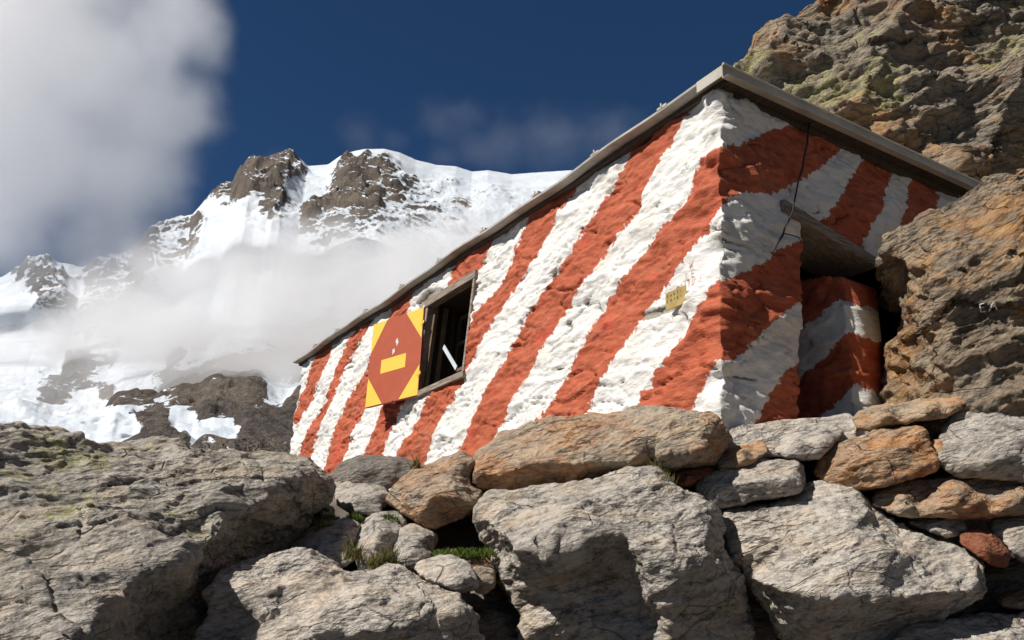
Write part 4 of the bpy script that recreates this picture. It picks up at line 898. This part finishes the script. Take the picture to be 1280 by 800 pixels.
# ================================================================ mist and cloud: density grids
def cloud(name, label, blobs, vox, density, seed, nscale, edge, erode=.9, aniso=.25, alb=.98):
    """blobs: (px, py, distance m, radius px, squash). Real places, real sizes."""
    C = [(P(a, b, 1.0) / np.linalg.norm(P(a, b, 1.0)) * r, rad * r / F, sq) for a, b, r, rad, sq in blobs]
    lo = np.min([c - 1.25 * r for c, r, _ in C], 0); hi = np.max([c + 1.25 * r for c, r, _ in C], 0)
    org = (lo + hi) / 2
    ng = bpy.data.node_groups.new(name, 'GeometryNodeTree'); ng.interface.new_socket('Geometry', in_out='OUTPUT', socket_type='NodeSocketGeometry')
    L = ng.links.new
    def N(t, **k):
        n = ng.nodes.new(t)
        for a, b in k.items(): setattr(n, a, b)
        return n
    pos = N('GeometryNodeInputPosition').outputs[0]
    def vm(op, a, b, scale=None):
        n = N('ShaderNodeVectorMath', operation=op)
        for k, v in ((0, a), (1, b)):
            if v is None: continue
            if isinstance(v, bpy.types.NodeSocket): L(v, n.inputs[k])
            else: n.inputs[k].default_value = v
        if scale is not None: n.inputs['Scale'].default_value = scale
        return n
    def mm(op, a, b=0, c=None, clamp=False):
        n = N('ShaderNodeMath', operation=op, use_clamp=clamp)
        for k, v in ((0, a), (1, b), (2, c)):
            if v is None: continue
            if isinstance(v, bpy.types.NodeSocket): L(v, n.inputs[k])
            else: n.inputs[k].default_value = v
        return n.outputs[0]
    def noise(scale, detail, rough, w):
        n = N('ShaderNodeTexNoise'); n.inputs['Scale'].default_value = scale; n.inputs['Detail'].default_value = detail; n.inputs['Roughness'].default_value = rough
        L(vm('ADD', pos, (w * 100., w * 37., 0)).outputs[0], n.inputs['Vector']); return n
    wn = noise(1 / (nscale * 1.6), 2, .5, seed)
    wp = vm('ADD', pos, vm('SCALE', vm('SUBTRACT', wn.outputs[1], (.5, .5, .5)).outputs[0], None, nscale * .9).outputs[0]).outputs[0]
    acc = None
    for c, r, sq in C:
        c = c - org
        dv = vm('MULTIPLY', vm('SUBTRACT', wp, tuple(c)).outputs[0], (1 / r, 1 / (r * .9), 1 / (r * sq))).outputs[0]
        ln = N('ShaderNodeVectorMath', operation='LENGTH'); L(dv, ln.inputs[0])
        v = mm('SUBTRACT', 1.0, ln.outputs['Value'])
        acc = v if acc is None else mm('SMOOTH_MAX', acc, v, .15)
    nz_ = noise(1 / nscale, 7, .64, seed + 1).outputs[0]
    dn = mm('ADD', acc, mm('MULTIPLY', mm('SUBTRACT', nz_, .56), erode))
    mr = N('ShaderNodeMapRange', interpolation_type='SMOOTHSTEP'); L(dn, mr.inputs[0]); mr.inputs[1].default_value = 0; mr.inputs[2].default_value = edge
    vc = N('GeometryNodeVolumeCube'); L(mr.outputs[0], vc.inputs['Density'])
    vc.inputs['Min'].default_value = tuple(lo - org); vc.inputs['Max'].default_value = tuple(hi - org)
    for k, a in zip('XYZ', range(3)): vc.inputs['Resolution ' + k].default_value = int(max(8, (hi - lo)[a] / vox))
    sm = N('GeometryNodeSetMaterial'); L(vc.outputs[0], sm.inputs[0])
    mt = bpy.data.materials.new(name); mt.use_nodes = True; t = mt.node_tree; t.nodes.clear()
    out = t.nodes.new('ShaderNodeOutputMaterial'); pv = t.nodes.new('ShaderNodeVolumePrincipled')
    pv.inputs['Color'].default_value = (alb, alb * .995, alb, 1); pv.inputs['Density'].default_value = density; pv.inputs['Anisotropy'].default_value = aniso
    t.links.new(pv.outputs[0], out.inputs['Volume'])
    sm.inputs['Material'].default_value = mt
    go = N('NodeGroupOutput'); L(sm.outputs[0], go.inputs[0])
    me = bpy.data.meshes.new(name); me.from_pydata([(0, 0, 0)], [], []); me.materials.append(mt)
    o = bpy.data.objects.new(name, me); COL.objects.link(o); o.location = org
    md = o.modifiers.new('density', 'NODES'); md.node_group = ng
    print(name, 'grid', [int((hi - lo)[a] / vox) for a in range(3)])
    return tag(o, label, 'cloud', kind='stuff')
if not globals().get('NOCLOUD'):
    cloud('cloud', 'tall grey white cloud filling the sky beside the peak',
          [(10,20,1750,190,1.1),(110,80,1750,140,1),(60,190,1750,160,1),(150,210,1750,100,1),(190,30,1750,85,1),(130,290,1750,85,1),(-60,100,1750,220,1.2),(-40,240,1750,140,1),(170,120,1750,110,1),(215,20,1750,90,1)], 10, .013, 3, 130, .85, 1.4, aniso=0, alb=.998)
    cloud('mist', 'drifting mist hanging in front of the snow slopes',
          [(215,350,900,85,.8),(290,345,900,90,.8),(370,335,900,95,.85),(440,335,900,95,.9),(520,325,900,95,.85),(600,315,900,85,.85),(660,330,900,90,1),(330,400,800,110,.8),(430,410,760,110,.9),(240,410,850,105,.65),(500,390,820,100,1),(150,385,900,85,.8),(70,425,950,70,.5),(-30,440,1000,70,.5),(370,455,560,100,.7),(310,440,580,100,.7),(420,440,600,90,.8),(170,425,750,90,.7),(240,435,600,100,.7),(345,480,500,95,.6),(410,490,500,90,.7),(280,460,520,90,.5)], 7, .052, 9, 80, 1.15, .85, alb=.93)

    cloud('mist', 'thin grey veil of mist lying over the dark lower slope', [(60,475,560,150,.6),(190,480,540,150,.55),(320,480,520,140,.6),(120,420,600,120,.7),(400,440,560,110,.8)], 7, .015, 23, 60, 1.5, .9, alb=.93)
    cloud('wisp', 'thin snow plumes and wisps blowing off the ridge', [(450,170,2500,45,.8),(485,175,2500,35,.7),(552,195,2500,35,.9),(620,180,2500,85,.55),(690,175,2500,90,.6),(760,170,2500,80,.6),(350,195,2500,25,.7),(560,150,2500,70,.4),(240,150,2200,60,1.2)], 10, .0012, 17, 70, 1.5, 1.6)
# ================================================================ light
SUN = np.array([-math.cos(R(28)), -math.sin(R(28)), .0]); SUN_EL = 45
h = math.hypot(SUN[0], SUN[1]); sd_ = np.array([SUN[0] / h * math.cos(R(SUN_EL)), SUN[1] / h * math.cos(R(SUN_EL)), math.sin(R(SUN_EL))])
ld = bpy.data.lights.new('sun', 'SUN'); ld.energy = 5.0; ld.angle = R(.53); ld.color = (1.0, .95, .87)
lo_ = bpy.data.objects.new('sun', ld); COL.objects.link(lo_); lo_.rotation_euler = Vector(sd_).to_track_quat('Z', 'Y').to_euler()
w = bpy.data.worlds.new('World'); sc.world = w; w.use_nodes = True; wt = w.node_tree; wt.nodes.clear()
st = wt.nodes.new('ShaderNodeTexSky'); st.sky_type = 'NISHITA'; st.sun_disc = False; st.sun_elevation = R(SUN_EL)
st.sun_rotation = math.atan2(sd_[0], sd_[1]); st.altitude = 4200; st.air_density = .75; st.dust_density = 0.0; st.ozone_density = 6.0
bg = wt.nodes.new('ShaderNodeBackground'); bg.inputs[1].default_value = .062
wo = wt.nodes.new('ShaderNodeOutputWorld'); mx = wt.nodes.new('ShaderNodeMix'); mx.data_type = 'RGBA'; mx.blend_type = 'MULTIPLY'; mx.inputs[0].default_value = 1; mx.inputs[7].default_value = (.70, 1.0, 1.08, 1); wt.links.new(st.outputs[0], mx.inputs[6]); 
# broken cloud, unseen, added behind the camera as neutral fill that greys the shade
tg = wt.nodes.new('ShaderNodeTexCoord'); sp_ = wt.nodes.new('ShaderNodeSeparateXYZ'); wt.links.new(tg.outputs['Generated'], sp_.inputs[0])
cn_ = wt.nodes.new('ShaderNodeTexNoise'); cn_.inputs['Scale'].default_value = 1.9; cn_.inputs['Detail'].default_value = 6; wt.links.new(tg.outputs['Generated'], cn_.inputs['Vector'])
m1 = wt.nodes.new('ShaderNodeMapRange'); m1.interpolation_type = 'SMOOTHSTEP'; wt.links.new(sp_.outputs[1], m1.inputs[0]); m1.inputs[1].default_value = .15; m1.inputs[2].default_value = -.25
m2 = wt.nodes.new('ShaderNodeMapRange'); m2.interpolation_type = 'SMOOTHSTEP'; wt.links.new(cn_.outputs[0], m2.inputs[0]); m2.inputs[1].default_value = .42; m2.inputs[2].default_value = .56
m3 = wt.nodes.new('ShaderNodeMath'); m3.operation = 'MULTIPLY'; wt.links.new(m1.outputs[0], m3.inputs[0]); wt.links.new(m2.outputs[0], m3.inputs[1])
mc = wt.nodes.new('ShaderNodeMix'); mc.data_type = 'RGBA'; wt.links.new(m3.outputs[0], mc.inputs[0]); wt.links.new(mx.outputs[2], mc.inputs[6]); mc.inputs[7].default_value = (1.5, 1.4, 1.3, 1)
wt.links.new(mc.outputs[2], bg.inputs[0]); wt.links.new(bg.outputs[0], wo.inputs[0])

sc.render.engine = 'CYCLES'
cy = sc.cycles
cy.use_adaptive_sampling = True; cy.adaptive_threshold = .02; cy.use_denoising = True; cy.denoiser = 'OPENIMAGEDENOISE'
cy.max_bounces = 12; cy.diffuse_bounces = 3; cy.glossy_bounces = 2; cy.transmission_bounces = 2; cy.volume_bounces = 10; cy.transparent_max_bounces = 8
cy.volume_step_rate = 2.5; cy.volume_max_steps = 256
cy.caustics_reflective = False; cy.caustics_refractive = False
vs_ = sc.view_settings; vs_.view_transform = 'Standard'; vs_.look = 'None'; vs_.exposure = 0.2; vs_.gamma = 1; vs_.use_curve_mapping = False
